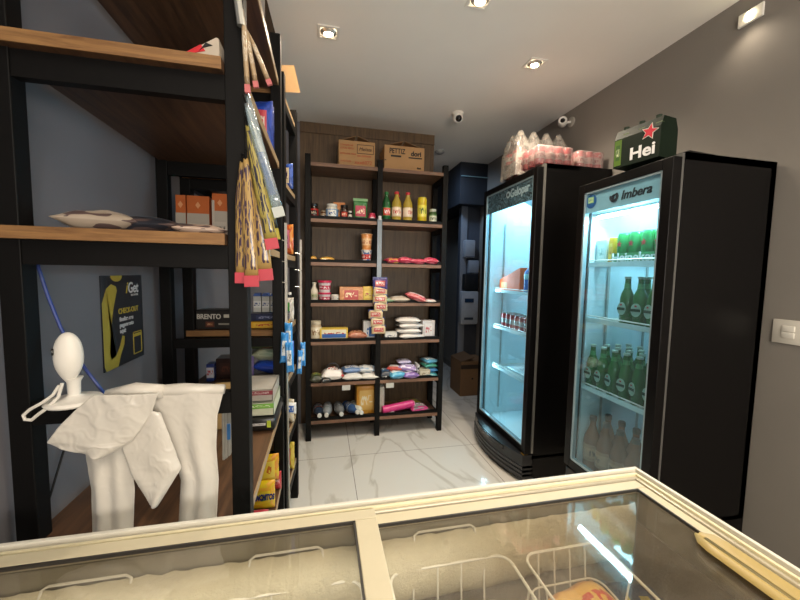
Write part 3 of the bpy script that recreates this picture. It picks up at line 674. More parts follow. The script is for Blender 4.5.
b1 = dup(b0, (1.48, 1.46, 1.22), 0, 'green beer bottle, one of few on the second fridge shelf', group='beer bottles on the second shelf')
for x, y in ((1.48, 1.385), (1.48, 1.31), (1.48, 1.235), (1.555, 1.42), (1.555, 1.345), (1.555, 1.27)): dup(b1, (x, y, 1.22), random.uniform(-.3, .3))
# cans pack on shelf 1
gcan = plain('#2f8a46', .25, .2, .12, 20)
g0 = None
for i in range(4):
    for j in range(2):
        x, y = 1.485+.07*j, 1.50-.0685*i
        if g0 is None:
            g0 = can('green beer can held by the white printed sleeve on the top fridge shelf', x, y, 1.52, .0325, .15, gcan, plain('#9fb8a8', .3, .6), name='beer_can', group='green beer cans in the sleeve')
            star = []
            for k in range(10):
                a = pi/2+k*pi/5; rr = .016 if k % 2 == 0 else .007; star.append((rr*cos(a), .095+rr*sin(a)))
            sb = nb(); prism(sb, star, -.0345, -.0325, 'yz'); obj('red_star', sb, REDM, g0)
        else: dup(g0, (x, y, 1.52))
t = thing('can_sleeve', 'printed sleeve lettered Heineken around the green beer cans', 'packaging', (1.449, 1.39, 1.52))
obj('sleeve', box(-.0005, .0012, -.15, .15, 0, .05), plain('#3d8f55', .4), t)
text('Heineken', .062, TXTW, t, (-.002, .148, .008), (pi/2, 0, -pi/2), bold=.001, sx=1.05)
carton('yellow can-shaped carton left of the green beer cans', 'box', 1.5, 1.572, 1.52, .06, .03, .135, pack('#d9a52a', '#e6c860', '#a0501c', axes=(1, 2)))
carton('white carton standing at the far end of the top fridge shelf', 'box', 1.51, 1.64, 1.52, .07, .07, .13, pack('#c8dcd6', '#dfeeea', '#7aa89a', .3, .3, axes=(1, 2)))
# PET bottles at the bottom
pet = plain('#7a4a30', .25, 0, .2)
p0 = bottle('brownish clear bottle standing at the frosted bottom of the beer fridge', 1.49, 1.64, .36, .042, .31, pet, plain('#3a2a22', .4), pack('#9a6e50', '#b08668', '#6a4a38', .5, .3), name='large_bottle', group='bottles at the bottom of the beer fridge')
for i in range(1, 10):
    dup(p0, (1.49+.1*(i//5), 1.64-.092*(i % 5), .36), i)

# ------------------------------------------------------------------ on top of fridge 1
zt = 2.191
COLA = plain('#4a2b26', .12, spec=.8); RLAB = pack('#b3323c', '#c2bdb6', '#641c20', .5, .2, blotch='#c84a50')
q0 = bottle('cola bottle with red label inside the clear shrink wrapped pack', 1.45, 2.47, zt, .05, .33, COLA, plain('#bcb8b2', .4), RLAB, name='cola_bottle', group='cola bottles in the shrink wrap', lz=(.34, .58))
pos = [(1.45+.108*i, 2.47+.108*j) for i in range(4) for j in range(2)]
for p in pos[1:]: dup(q0, (p[0], p[1], zt), random.random())
bm = nb(); nx, ny = 56, 32; g = []
x0, x1, y0_, y1 = 1.385, 1.835, 2.405, 2.645
for i in range(nx+1):
    row = []
    for j in range(ny+1):
        x = x0+(x1-x0)*i/nx; y = y0_+(y1-y0_)*j/ny; h = .215
        for p in pos:
            r = math.hypot(x-p[0], y-p[1]); h = max(h, .342-.0*r-max(0, r-.016)*2.0 if r < .075 else 0)
        e = min(i, nx-i, j, ny-j)
        if e == 0: h = .0
        elif e == 1: h = min(h, .19)
        row.append(bm.verts.new((x, y, zt+.001+h)))
    g.append(row)
for i in range(nx):
    for j in range(ny): bm.faces.new((g[i][j], g[i+1][j], g[i+1][j+1], g[i][j+1]))
WRAP = film('shrink_wrap_film', '#f4f0ea', .86, '#eee9e0', .12, .15, .35, 14)
tag(obj('shrink_wrap', bm, WRAP, None, 'all'), 'clear shrink wrap stretched over the cola bottles on the big fridge', 'plastic wrap')
pcan = pack('#a83c42', '#a89c94', '#7a2c30', .5, .18, rough=.3, blotch='#b8545a')
c0 = can('pinkish red can in the wrapped pack at the front corner of the big fridge', 1.42, 2.17, zt, .033, .124, pcan, name='drink_can', group='front pack of red cans on the big fridge')
for i in range(4):
    for j in range(3):
        if i or j: dup(c0, (1.42+.068*i, 2.17+.068*j, zt), i+j)
cB = dup(c0, (1.745, 2.19, zt), 0, 'pinkish red can in the rear pack near the wall on the big fridge', group='rear pack of red cans on the big fridge')
for i in range(3):
    for j in range(3):
        if i or j: dup(cB, (1.745+.068*i, 2.19+.068*j, zt), i+j)
def wrapbox(label, x0, x1, y0, y1, z, h):
    b = box(x0, x1, y0, y1, z, z+h, bev=.02); tag(obj('shrink_wrap', b, film('can_wrap_film', '#ffeeee', .82, '#f0d8d4', .12, .15, .25, 20), None, 'all'), label, 'plastic wrap')
wrapbox('thin clear wrap around the front pack of red cans', 1.382, 1.661, 2.132, 2.344, zt, .13)
wrapbox('thin clear wrap around the rear pack of red cans', 1.707, 1.92, 2.152, 2.364, zt, .13)
# on top of fridge 2: beer six pack carton
t = thing('beer_carton', 'dark green six-pack beer carton with red star standing on the nearer fridge', 'carton', (1.432, 1.375, 1.966), radians(10))
t.scale = (.88, .9, .86)
cb = nb(); prism(cb, [(-.065, 0), (.065, 0), (.065, .15), (.045, .2), (-.045, .2), (-.065, .15)], -.115, .115, 'xz')
obj('carton_body', cb, plain('#0d1d11', .5, 0, .3, 14, spec=.25), t)
obj('side_panel', box(-.0665, -.065, .075, .112, .01, .145), pack('#5a7a30', '#3c6030', '#dfe6c0', .3, .3, axes=(1, 2)), t)
text('Hei', .085, TXTW, t, (-.067, .03, .022), (pi/2, 0, -pi/2), bold=.002, sx=1.05)
star = [((.037 if k % 2 == 0 else .016)*cos(pi/2+.25+k*pi/5)-.065, .135+(.037 if k % 2 == 0 else .016)*sin(pi/2+.25+k*pi/5)) for k in range(10)]
star2 = [((.043 if k % 2 == 0 else .02)*cos(pi/2+.25+k*pi/5)-.065, .135+(.043 if k % 2 == 0 else .02)*sin(pi/2+.25+k*pi/5)) for k in range(10)]
s = nb(); prism(s, star2, -.068, -.0655, 'yz'); so = obj('star_border', s, plain('#d8d8cc', .4), t)
s = nb(); prism(s, star, -.0695, -.068, 'yz'); obj('red_star', s, plain('#d02c40', .35), so)
for i in range(3):
    for sx in (-.028, .028): obj('bottle_top', lathe(nb(), [(.013, 0), (.014, .02), (.014, .028), (0, .03)], sx, -.08+.08*i, .188, 12), plain('#132a19', .3), t, True)
for i in range(3): obj('cut_out', box(-.058, -.04, .075-.08*i, .045-.08*i, .165, .172), plain('#60704a', .5), t)
carton('flat black box lying on the nearer fridge behind the beer carton', 'box', 1.62, 1.32, 1.966, .17, .12, .035, pack('#161616', '#1c1c1c', '#7a2a2a'), rz=.1)

# ------------------------------------------------------------------ chest freezer (counter)
CREAM = plain('#bfb69c', .45, 0, .05); ALU = plain('#b9b3a2', .32, .35, .04)
FX0, FX1, FY0, FY1, FZ = -.70, .889, .14, .81, .90
fz = thing('chest_freezer', 'cream framed chest freezer with sliding glass lids in the foreground', 'freezer', (0, 0, 0))
bd = nb(); w = .06
bx(bd, FX0+.01, FX1-.01, FY1-w, FY1-.01, .06, FZ-.03); bx(bd, FX0+.01, FX1-.01, FY0+.01, FY0+w, .06, FZ-.03)
bx(bd, FX0+.01, FX0+w, FY0+w, FY1-w, .06, FZ-.03); bx(bd, FX1-w, FX1-.01, FY0+w, FY1-w, .06, FZ-.03); bx(bd, FX0+w, FX1-w, FY0+w, FY1-w, .06, .16)
obj('plinth', box(FX0+.04, FX1-.04, FY0+.04, FY1-.04, 0, .06), plain('#3a3a3a', .6), fz)
obj('freezer_body', bd, plain('#d5d2ca', .4), fz)
FROST = frost('frosted_liner', '#7a7268', '#a89f8e', 70)
FROSTL = frost('frost_ledge', '#c9c2aa', '#e2dcc8', 90)
li = nb(); a = w+.002
bx(li, FX0+a, FX1-a, FY1-a-.008, FY1-a, .17, .80); bx(li, FX0+a, FX1-a, FY0+a, FY0+a+.008, .17, .80)
bx(li, FX0+a, FX0+a+.008, FY0+a, FY1-a, .17, .80); bx(li, FX1-a-.008, FX1-a, FY0+a, FY1-a, .17, .80); bx(li, FX0+a, FX1-a, FY0+a, FY1-a, .165, .172)
obj('inner_liner', li, FROST, fz)
fl = nb()
for xx in [FX0+.09+i*.02 for i in range(71)]: pass
# frost build-up rolled along the far wall
rows = []
for i in range(120):
    x = FX0+.075+(FX1-FX0-.15)*i/119; rr = []
    for j in range(12):
        aa = pi*j/11
        am = (.055+.02*noise.noise(Vector((x*5, 3, 1)))) * (1 if x < .38 else max(.15, 1-(x-.38)*5))
        d = .006*noise.noise(Vector((x*40, j*.9, 2)))
        rr.append(fl.verts.new((x, FY1-.075-(am+d)*sin(aa)*.75, .775-.075*cos(aa)+d)))
    rows.append(rr)
for A, B in zip(rows, rows[1:]):
    for j in range(11): fl.faces.new((A[j], B[j], B[j+1], A[j+1]))
obj('frost_build_up', fl, FROSTL, fz, 'all')
rim = nb()
def ring(bm, x0, x1, y0, y1, wd, z0, z1, bev=.002):
    bx(bm, x0, x1, y1-wd, y1, z0, z1, bev=bev); bx(bm, x0, x1, y0, y0+wd, z0, z1, bev=bev)
    bx(bm, x0, x0+wd, y0+wd, y1-wd, z0, z1, bev=bev); bx(bm, x1-wd, x1, y0+wd, y1-wd, z0, z1, bev=bev)
ring(rim, FX0, FX1, FY0, FY1, .010, FZ-.04, FZ+.003)
obj('outer_rim', rim, plain('#d2cfc4', .35, 0, .03), fz)
r2 = nb(); ring(r2, FX0+.010, FX1-.010, FY0+.010, FY1-.010, .026, FZ-.04, FZ-.008); obj('lid_track', r2, ALU, fz)
r2b = nb(); ring(r2b, FX0+.020, FX1-.020, FY0+.020, FY1-.020, .008, FZ-.03, FZ-.001); obj('track_rib', r2b, plain('#d8cfae', .4), fz)
r3 = nb(); ring(r3, FX0+.036, FX1-.036, FY0+.036, FY1-.036, .03, .80, .885); obj('inner_throat', r3, plain('#8d8776', .5), fz)
LIDG = film('freezer_lid_glass', '#f4f2ec', .96, '#b8b2a6', .07, .03, .12, 5, .45)
def lid(x0, x1, z, left):
    y0, y1 = FY0+.037, FY1-.037; ww = .032
    m = nb()
    bx(m, x0, x1, y1-ww, y1, z-.010, z+.004, bev=.002); bx(m, x0, x1, y0, y0+ww, z-.010, z+.004, bev=.002)
    sl, sr = (.028, .048) if left else (.03, .026)
    bx(m, x0, x0+sl, y0+ww, y1-ww, z-.010, z+.004, bev=.002); bx(m, x1-sr, x1, y0+ww, y1-ww, z-.010, z+.004, bev=.002)
    d = obj('sliding_lid', m, CREAM, fz)
    obj('lid_glass', box(x0+sl-.003, x1-sr+.003, y0+ww-.003, y1-ww+.003, z-.006, z-.002), LIDG, d)
    obj('lid_seal', bx(bx(nb(), x0+sl, x1-sr, y1-ww-.004, y1-ww, z-.003, z+.0035), x1-sr-.004, x1-sr, y0+ww, y1-ww, z-.003, z+.0035), plain('#2a2724', .5), d)
    return d
lid(FX0+.037, .119, FZ-.001, True)
rl = lid(.09, FX1-.037, FZ-.017, False)
hm = nb()
# scooped pull handle on the right lid
n = 14; rr = []
for i in range(n+1):
    t_ = i/n; Y = .575-.335*t_; e = min(1, sin(pi*min(1, max(0, t_*1.0)))*3.5)
    sec = []
    for k, (dx, dz) in enumerate(((.0, .004), (.007, .016), (.016, .014), (.030, .002), (.044, .003), (.051, .017), (.058, .004))):
        sec.append(hm.verts.new((.772+.058*(1-e)*(.5)+dx*(.3+.7*e), Y, FZ-.012+dz*(.2+.8*e))))
    rr.append(sec)
for A, B in zip(rr, rr[1:]):
    for k in range(6): hm.faces.new((A[k], A[k+1], B[k+1], B[k]))
obj('pull_handle', hm, plain('#a8935a', .4, 0, .05), rl, 'all')
obj('grip_shade', tube(nb(), [(.797, .55, FZ-.010), (.797, .40, FZ-.010), (.797, .26, FZ-.010)], .011, 10), plain('#6e6034', .5), rl, 'all')  # darker strip paints the shade inside the scooped grip
# wire baskets
def rect_loop(x0, x1, y0, y1, z, r=.03, n=5):
    out = []
    for cx, cy, a0 in ((x1-r, y1-r, 0), (x0+r, y1-r, 90), (x0+r, y0+r, 180), (x1-r, y0+r, 270)):
        for k in range(n+1):
            a = radians(a0+90*k/n); out.append((cx+r*cos(a), cy+r*sin(a), z))
    return out
def basket(label, x0, x1, y0, y1, zt, depth, handles=True):
    t = thing('wire_basket', label, 'wire basket', ((x0+x1)/2, (y0+y1)/2, zt-depth)); ox, oy, oz = t.location
    L = lambda pts: [(p[0]-ox, p[1]-oy, p[2]-oz) for p in pts]
    m = nb(); tube(m, L(rect_loop(x0, x1, y0, y1, zt)), .0032, 6, True); obj('rim', m, WIREW, t, True)
    m = nb(); tube(m, L(rect_loop(x0+.02, x1-.02, y0+.02, y1-.02, zt-depth)), .0022, 6, True)
    tube(m, L(rect_loop(x0+.01, x1-.01, y0+.01, y1-.01, zt-depth/2)), .0022, 6, True)
    k = 5
    for i in range(1, k):
        x = x0+(x1-x0)*i/k
        tube(m, L([(x, y1, zt), (x, y1-.02, zt-depth), (x, y0+.02, zt-depth), (x, y0, zt)]), .0022, 6)
    for i in range(1, k):
        y = y0+(y1-y0)*i/k
        tube(m, L([(x0, y, zt), (x0+.02, y, zt-depth), (x1-.02, y, zt-depth), (x1, y, zt)]), .0022, 6)
    obj('wires', m, WIREW, t, True)
    if handles:
        m = nb(); xm = (x0+x1)/2
        tube(m, L([(xm-.08, y1+.0, zt), (xm-.075, y1+.03, zt+.055), (xm-.065, y1+.032, zt+.06), (xm+.06, y1+.032, zt+.06), (xm+.07, y1+.03, zt+.055), (xm+.08, y1, zt)]), .0027, 6)
        obj('hook_handle', m, WIREW, t, True)
basket('white wire basket hanging inside the left end of the freezer', -.60, -.26, .23, .70, .80, .2)
basket('white wire basket hanging in the freezer left of the lid divider', -.22, .08, .23, .70, .80, .2)
basket('white wire basket hanging in the freezer right of the lid divider', .14, .42, .23, .70, .80, .2)
basket('white wire basket at the right of the freezer holding the frozen packs', .455, .665, .23, .69, .80, .16, False)
bag('yellow frozen bread pack with red print inside the right wire basket', 'frozen pack', .56, .59, .665, .2, .15, .09, pack('#d2923a', '#e8b85c', '#c8402c', .4, .3, axes=(0, 1), blotch='#e0a848'), name='frozen_pack', rz=.2)
bag('second orange frozen pack behind the yellow one in the wire basket', 'frozen pack', .58, .46, .665, .18, .12, .07, pack('#b88038', '#d0a050', '#8a3020', axes=(0, 1)), name='frozen_pack')
bag('dark blue frozen pack with coloured lettering by the right freezer wall', 'frozen pack', .745, .6, .62, .13, .24, .06, pack('#1f2a48', '#2a3a60', '#b8a84a', .4, .4, axes=(0, 1), blotch='#3a2a48', detail=9), name='frozen_pack', rz=-.3)
bag('brown frozen pack lying at the left bottom of the freezer', 'frozen pack', -.43, .48, .603, .26, .2, .07, pack('#6a5a48', '#8a7a60', '#c8c0a8', axes=(0, 1)), name='frozen_pack')
flight('freezer_fill', (-.15, .60, .872), .9, .1, 1.1, (0, 0, 0), (1, .94, .82))  # added fill lamp under the lid, brightening the frosted inside

# ------------------------------------------------------------------ hanging carrier bags
m, nt, b = base('carrier_bag_plastic'); b.inputs['Base Color'].default_value = lin('#cdc9c1'); b.inputs['Roughness'].default_value = .3
b.inputs['Subsurface Weight'].default_value = .0; b.inputs['Sheen Weight'].default_value = .2; b.inputs['Coat Weight'].default_value = .2
tc = N(nt, 'ShaderNodeTexCoord'); mp = N(nt, 'ShaderNodeMapping'); mp.inputs['Rotation'].default_value = (0, .5, 0); mp.inputs['Scale'].default_value = (12, 12, 7)
no = N(nt, 'ShaderNodeTexNoise', noise_type='RIDGED_MULTIFRACTAL', Scale=.9, Detail=3, Roughness=.5, Distortion=.8); bp = N(nt, 'ShaderNodeBump', Strength=.4, Distance=.005)
nt.links.new(tc.outputs['Object'], mp.inputs[0]); nt.links.new(mp.outputs[0], no.inputs['Vector']); nt.links.new(no.outputs['Fac'], bp.inputs['Height']); nt.links.new(bp.outputs['Normal'], b.inputs['Normal'])
BAG = m
t = thing('carrier_bag', 'white plastic carrier bag folded over the bar beside the white camera', 'carrier bag', (0, 0, 0))
obj('folded_mouth', sheet([(-.506, 1.163), (-.542, 1.13), (-.572, 1.097), (-.597, 1.061), (-.575, 1.045), (-.53, 1.03)], [(-.375, 1.160), (-.388, 1.12), (-.41, 1.08), (-.43, 1.052), (-.44, 1.045), (-.483, 1.019)], .905, .018, 3, wr=.005, folds=1), BAG, t, 'all')
obj('bar_fold', tube(nb(), [(-.50, .945, 1.150), (-.44, .944, 1.154), (-.38, .944, 1.152)], [.012, .022, .016], 12), BAG, t, 'all')
obj('handle_strap', sheet([(-.545, 1.10), (-.543, 1.005), (-.536, .926), (-.54, .74)], [(-.444, 1.08), (-.451, .983), (-.448, .916), (-.46, .74)], .935, .018, 11, wr=.0022, folds=2), BAG, t, 'all')
obj('hanging_corner', sheet([(-.415, 1.13), (-.457, 1.040), (-.437, .968), (-.400, .892)], [(-.376, 1.11), (-.35, 1.03), (-.334, .972), (-.388, .884)], .915, .02, 21, wr=.003, folds=1), BAG, t, 'all')
t = thing('carrier_bag', 'white plastic carrier bag hanging smooth from the right half of the bar', 'carrier bag', (0, 0, 0))
obj('bag_sheet', sheet([(-.43, 1.158), (-.402, 1.078), (-.36, .98), (-.348, .918), (-.36, .74)], [(-.243, 1.152), (-.262, 1.08), (-.265, .99), (-.262, .91), (-.272, .74)], .95, .014, 31, wr=.003, folds=2), BAG, t, 'all')
obj('bar_fold', tube(nb(), [(-.44, .955, 1.148), (-.34, .955, 1.150), (-.245, .955, 1.146)], [.014, .016, .012], 12), BAG, t, 'all')
t = thing('carrier_bag', 'grey-white carrier bag with a blue tag, partly hidden behind the smooth one', 'carrier bag', (0, 0, 0))
obj('bag_sheet', sheet([(-.29, 1.08), (-.29, .905)], [(-.268, 1.075), (-.268, .925)], 1.06, .006, 51, wr=.002), plain('#aaa79f', .4), t, 'all')
obj('blue_tag', box(-.276, -.268, 1.045, 1.05, .97, 1.015), plain('#3f7fc4', .4), t)
t.location = (.012, 0, 0)

# camera (round-headed device) on the bar
t = thing('security_camera', 'white round-headed indoor camera on an oval base on the left of the bar', 'camera', (-.57, .952, 1.133))
obj('base_disc', lathe(nb(), [(0, 0), (.052, 0), (.055, .004), (.05, .01), (.02, .014), (.012, .02), (.013, .05), (.018, .06), (0, .062)], n=28), WHITE, t, True)
hd = nb(); bmesh.ops.create_uvsphere(hd, u_segments=28, v_segments=18, radius=.5)
for v in hd.verts:
    zz = v.co.z; k = 1-.42*max(0, -zz*2)**1.5
    v.co = Vector((v.co.x*.056*k, v.co.y*.046*k, math.copysign(abs(zz*2)**.85/2, zz)*.12))
hd_o = obj('camera_head', hd, WHITE, t, 'all'); hd_o.location = (-.004, -.006, .108)
obj('lens', lathe(nb(), [(0, 0), (.008, 0), (.008, .004), (0, .005)], n=16, M=Matrix.Translation((-.028, -.020, .125)) @ Matrix.Rotation(radians(-60), 4, 'Z') @ Matrix.Rotation(pi/2, 4, 'X') @ Matrix.Translation((0, 0, -.004))), plain('#1a1a1c', .2), t)
bpts = []
for k in range(22):
    s_ = k/21; a = s_*2*pi*.95
    bpts.append((-.045-.028*sin(a*.5)+.018*cos(a)*(.6+.4*s_), -.045-.006*sin(a), .012+.020*sin(a)+.03*s_*(s_ > .6)))
tag(obj('usb_cable', tube(nb(), [(x-.57, y+.955, z+1.128) for x, y, z in [(-.012, -.03, .055), (-.022, -.035, .035), (-.04, -.04, .02), (-.06, -.045, .008), (-.072, -.045, -.004), (-.07, -.045, -.014), (-.058, -.045, -.016), (-.045, -.045, -.004), (-.03, -.042, .008), (-.012, -.035, .03), (-.006, -.03, .06)]], .0035, 8), plain('#d9d6cf', .4), None, True), 'white looped cable hanging in front of the camera base', 'cable')
tag(obj('blue_cable', tube(nb(), [(-.722, 1.04, 2.0), (-.705, 1.04, 1.75), (-.692, 1.04, 1.55), (-.684, 1.04, 1.45), (-.668, 1.04, 1.38), (-.645, 1.04, 1.30), (-.62, 1.04, 1.235), (-.59, 1.04, 1.18), (-.56, 1.04, 1.13), (-.55, 1.05, .9)], .004, 8), plain('#1f3684', .35), None, True), 'blue network cable running down beside the left post', 'cable')
tag(obj('black_cable', tube(nb(), [(-.73, 1.2, 1.1), (-.725, 1.19, .98), (-.73, 1.15, .9), (-.735, 1.1, .8), (-.735, 1.08, .5)], .003, 6), plain('#1c1c1c', .5), None, True), 'thin dark cable running down the wall behind the left carrier bag', 'cable')

# poster on the left wall (local: facing +X)
t = thing('poster', 'dark iGet CHECK-OUT poster with a yellow stroke on the left wall', 'poster', (XL+.001, 1.52, 1.088), pi/2)
# after rotation local +x -> world +Y, local -y -> world +X
obj('poster_sheet', box(-.138, .138, -.004, 0, 0, .335), plain('#2c3038', .45), t)
YL = plain('#bdaa46', .45, 0, .06)
yy = nb()
stroke = [(-.138, .02), (-.128, 0), (-.055, 0), (-.035, .04), (-.01, .075), (-.005, .105), (-.02, .11), (-.04, .075), (-.065, .045), (-.095, .035), (-.105, .06), (-.095, .13), (-.07, .22), (-.045, .28), (-.05, .295), (-.08, .305), (-.11, .29), (-.13, .255), (-.138, .24)]
A = [yy.verts.new((a, -.0045, b_)) for a, b_ in stroke]; yy.faces.new(A); bmesh.ops.triangulate(yy, faces=yy.faces[:])
obj('yellow_stroke', yy, YL, t)
d = [(-.045+.036*cos(a), .335+.022*sin(a)) for a in [radians(k) for k in range(180, 361, 20)]]
s = nb(); prism(s, d, -.0055, -.004); obj('yellow_dot', s, YL, t)
PT = plain('#d4d6da', .5)
text('i', .062, YL, t, (.012, -.0045, .268), FR, shear=.3, bold=.001, ext=.0004)
text('Get', .058, PT, t, (.03, -.0045, .268), FR, shear=.1, bold=.001, ext=.0004, sx=.85)
text('SELF-STORE', .0105, PT, t, (.05, -.0045, .255), FR, ext=.0003)
text('CHECK-OUT', .028, YL, t, (-.04, -.0045, .193), FR, bold=.0008, ext=.0004, sx=.88)
for k, s_ in enumerate(('finalize seu', 'pagamento', 'aqui:')): text(s_, .022, PT, t, (-.035, -.0045, .165-.022*k), FR, bold=.0008, ext=.0004)
s = nb()
for a in ((.055, .12, .02, .024), (.055, .12, .106, .11), (.055, .059, .02, .11), (.116, .12, .02, .11)): bx(s, a[0], a[1], -.0055, -.004, a[2], a[3])
bx(s, .06, .115, -.0055, -.004, .09, .102)
obj('yellow_frame', s, YL, t)

# ------------------------------------------------------------------ goods on unit A
t = thing('flyer', 'red and white leaflet lying on the upper board of the foreground shelves', 'leaflet', (-.275, .952, 1.957))
s = nb(); pts = [(-.035, 0), (.028, .042), (.034, .04), (.034, 0)]; prism(s, pts, .0, .06); obj('folded_sheet', s, plain('#b8ac9c', .5), t)
s = nb(); prism(s, [(-.036, 0), (-.005, .021), (.004, .008), (-.02, .0)], -.002, 0); obj('red_print', s, REDM, t)
s = nb(); prism(s, [(-.01, .004), (.006, .026), (.02, .022), (.0, .014)], -.003, -.001); obj('black_print', s, INK, t)
for i, (x, y, L, W, H, c, lb) in enumerate(((-.56, 1.08, .17, .13, .055, '#a89a8a', 'crumpled clear and white packet at the left of the wide board'), (-.47, 1.1, .2, .13, .045, '#2a2c34', 'dark flat packet on the middle of the wide board'),
        (-.38, 1.1, .18, .12, .032, '#3a3a44', 'dark grey flat packet right of the darker one on the wide board'), (-.33, 1.08, .13, .12, .03, '#b8a090', 'pale pinkish clear packet in front of the orange cartons'))):
    bag(lb, 'packet', x, y, 1.541, L, W, H, pack(c, '#bcae9e' if i in (0, 3) else '#3c4450', '#8a6a5a', .4, .3, axes=(0, 1), blotch='#5a4a48'), rz=[.2, -.1, -.2, .3][i], name='flat_packet')
oc = pack('#b6aea2', '#c4bcb0', '#5a544c', .4, .22, rough=.5, detail=22)
for i, (x, w_) in enumerate(((-.592, .038), (-.524, .086), (-.437, .062))):
    t = thing('orange_carton', ['narrow orange and white carton, first from the left on the upper wide board', 'orange and white carton in the middle of the row of three', 'orange and white carton nearest the foreground post, with white edge'][i], 'carton', (x, 1.72, 1.541), .0)
    hh = .225 if i < 2 else .24
    obj('box_body', box(-w_/2, w_/2, -.03, .03, 0, hh, bev=.001), plain('#c2642a', .45, 0, .08), t)
    obj('text_panel', box(-w_/2-.0005, w_/2+.0005, -.0318, -.029, .0, hh-.075), oc, t)
    obj('diamond_logo', prism(nb(), [(0, hh-.055), (.010, hh-.04), (0, hh-.025), (-.010, hh-.04)], -.0318, -.0302), plain('#e0a070', .5), t)
    if i == 2: obj('white_edge', box(-w_/2-.001, -w_/2+.009, -.0325, -.03, 0, hh-.03), plain('#c8bfb2', .5), t)
# stack on A's board z=.74 (seen between the posts)
def openbox(label, x, y, z, w, d, h, mat, stripe, rz=0):
    t = thing('display_carton', label, 'box', (x, y, z), rz); s = nb(); th = .003
    bx(s, -w/2, w/2, -d/2, -d/2+th, 0, h); bx(s, -w/2, w/2, d/2-th, d/2, 0, h); bx(s, -w/2, -w/2+th, -d/2, d/2, 0, h); bx(s, w/2-th, w/2, -d/2, d/2, 0, h); bx(s, -w/2, w/2, -d/2, d/2, 0, th); bx(s, -w/2, w/2, -d/2, d/2, h*.97, h)
    obj('box_body', s, mat, t); obj('printed_stripe', box(-w/2, w/2, -d/2-.001, -d/2, h*.55, h*.9), stripe, t); return t
t = openbox('green and white display carton above the black tray', -.28, 1.63, .843, .16, .22, .058, plain('#c3c7b0', .5), pack('#5f9a3a', '#79b04a', '#e6ecd0', .5, .4))
t = openbox('grey display carton with red and white striped edge', -.285, 1.64, .902, .16, .22, .05, plain('#a9a39a', .5), pack('#8a3a44', '#8a3a44', '#d8ccc8', .5, .5, detail=20))
openbox('beige open carton with folded flaps, on the lower board behind the bags', -.42, 1.64, .781, .1, .16, .155, plain('#b89a68', .7), plain('#c8aa78', .7), .1)
t = thing('black_tray', 'black rounded tray with green and white label sticking out of the foreground shelves', 'tray', (-.265, 1.25, .781), 0)
obj('tray_body', box(-.085, .085, -.2, .2, 0, .06, bev=.018), plain('#151515', .3), t, True)
obj('green_label', box(-.07, -.045, -.2025, -.199, .012, .045), plain('#3f9a52', .4), t)
obj('printed_symbols', box(-.035, .045, -.2025, -.199, .03, .04), pack('#151515', '#c8c8c8', '#151515', .5, .5, detail=24), t)
obj('yellow_label', box(.05, .065, -.2025, -.199, .02, .048), plain('#a8b83a', .4), t)
t.location = (-.275, 1.70, .781)
# bottom board of A : yellow bags
ym = pack('#d8b81a', '#e6d03a', '#1f3a78', .42, .26, axes=(0, 2), blotch='#dfa51e', rough=.25)
def standbag(label, x, y, z, w, h, d, mat, rz=0, lean=0, txt=None, name='snack_bag'):
    _seed[0] += 1
    t = thing(name, label, 'bag', (x, y, z), rz)
    o = obj('bag_body', pillow(w, h, d, _seed[0]), mat, t, 'all'); o.rotation_euler = (radians(90)-lean, 0, 0); o.location = (0, 0, h/2)
    if txt: text(txt, .034, plain('#1b2c6c', .4), t, (.002, -d-.006, h*.48), FR, bold=.002, shear=.2, sx=.5)
    return t
yl = pack('#d9bb1c', '#e2c82c', '#5f9a50', .4, .2, axes=(0, 1), blotch='#e0a826', rough=.25)
standbag('yellow snack bag with dark blue lettering in front on the bottom board', -.30, 1.6, .402, .19, .13, .06, yl, txt='PANCHITOS')
standbag('yellow snack bag with red corner behind the lettered one', -.29, 1.7, .47, .18, .13, .06, pack('#dcb41e', '#e6cc48', '#c8702a', .4, .3, axes=(0, 1), blotch='#d8922a', rough=.25))
standbag('small red bag below the lettered yellow bag', -.27, 1.5, .402, .1, .055, .04, pack('#b83a4c', '#c8505c', '#e8c8c8', axes=(0, 1), rough=.3))
standbag('small blue bag at the corner of the bottom board', -.27, 1.42, .402, .07, .035, .04, pack('#28408c', '#3a5ab0', '#c8d0e8', axes=(0, 1), rough=.3))
standbag('narrow red pack standing at the front edge of the bottom board', -.21, 1.72, .402, .035, .09, .03, pack('#b82c34', '#c84048', '#f0d0d0', axes=(0, 1)))
standbag('upright yellow packet leaning behind the sloping board edge', -.25, 1.72, .44, .07, .13, .04, pack('#cfae2a', '#d8c04a', '#8a5a20', axes=(0, 1)))

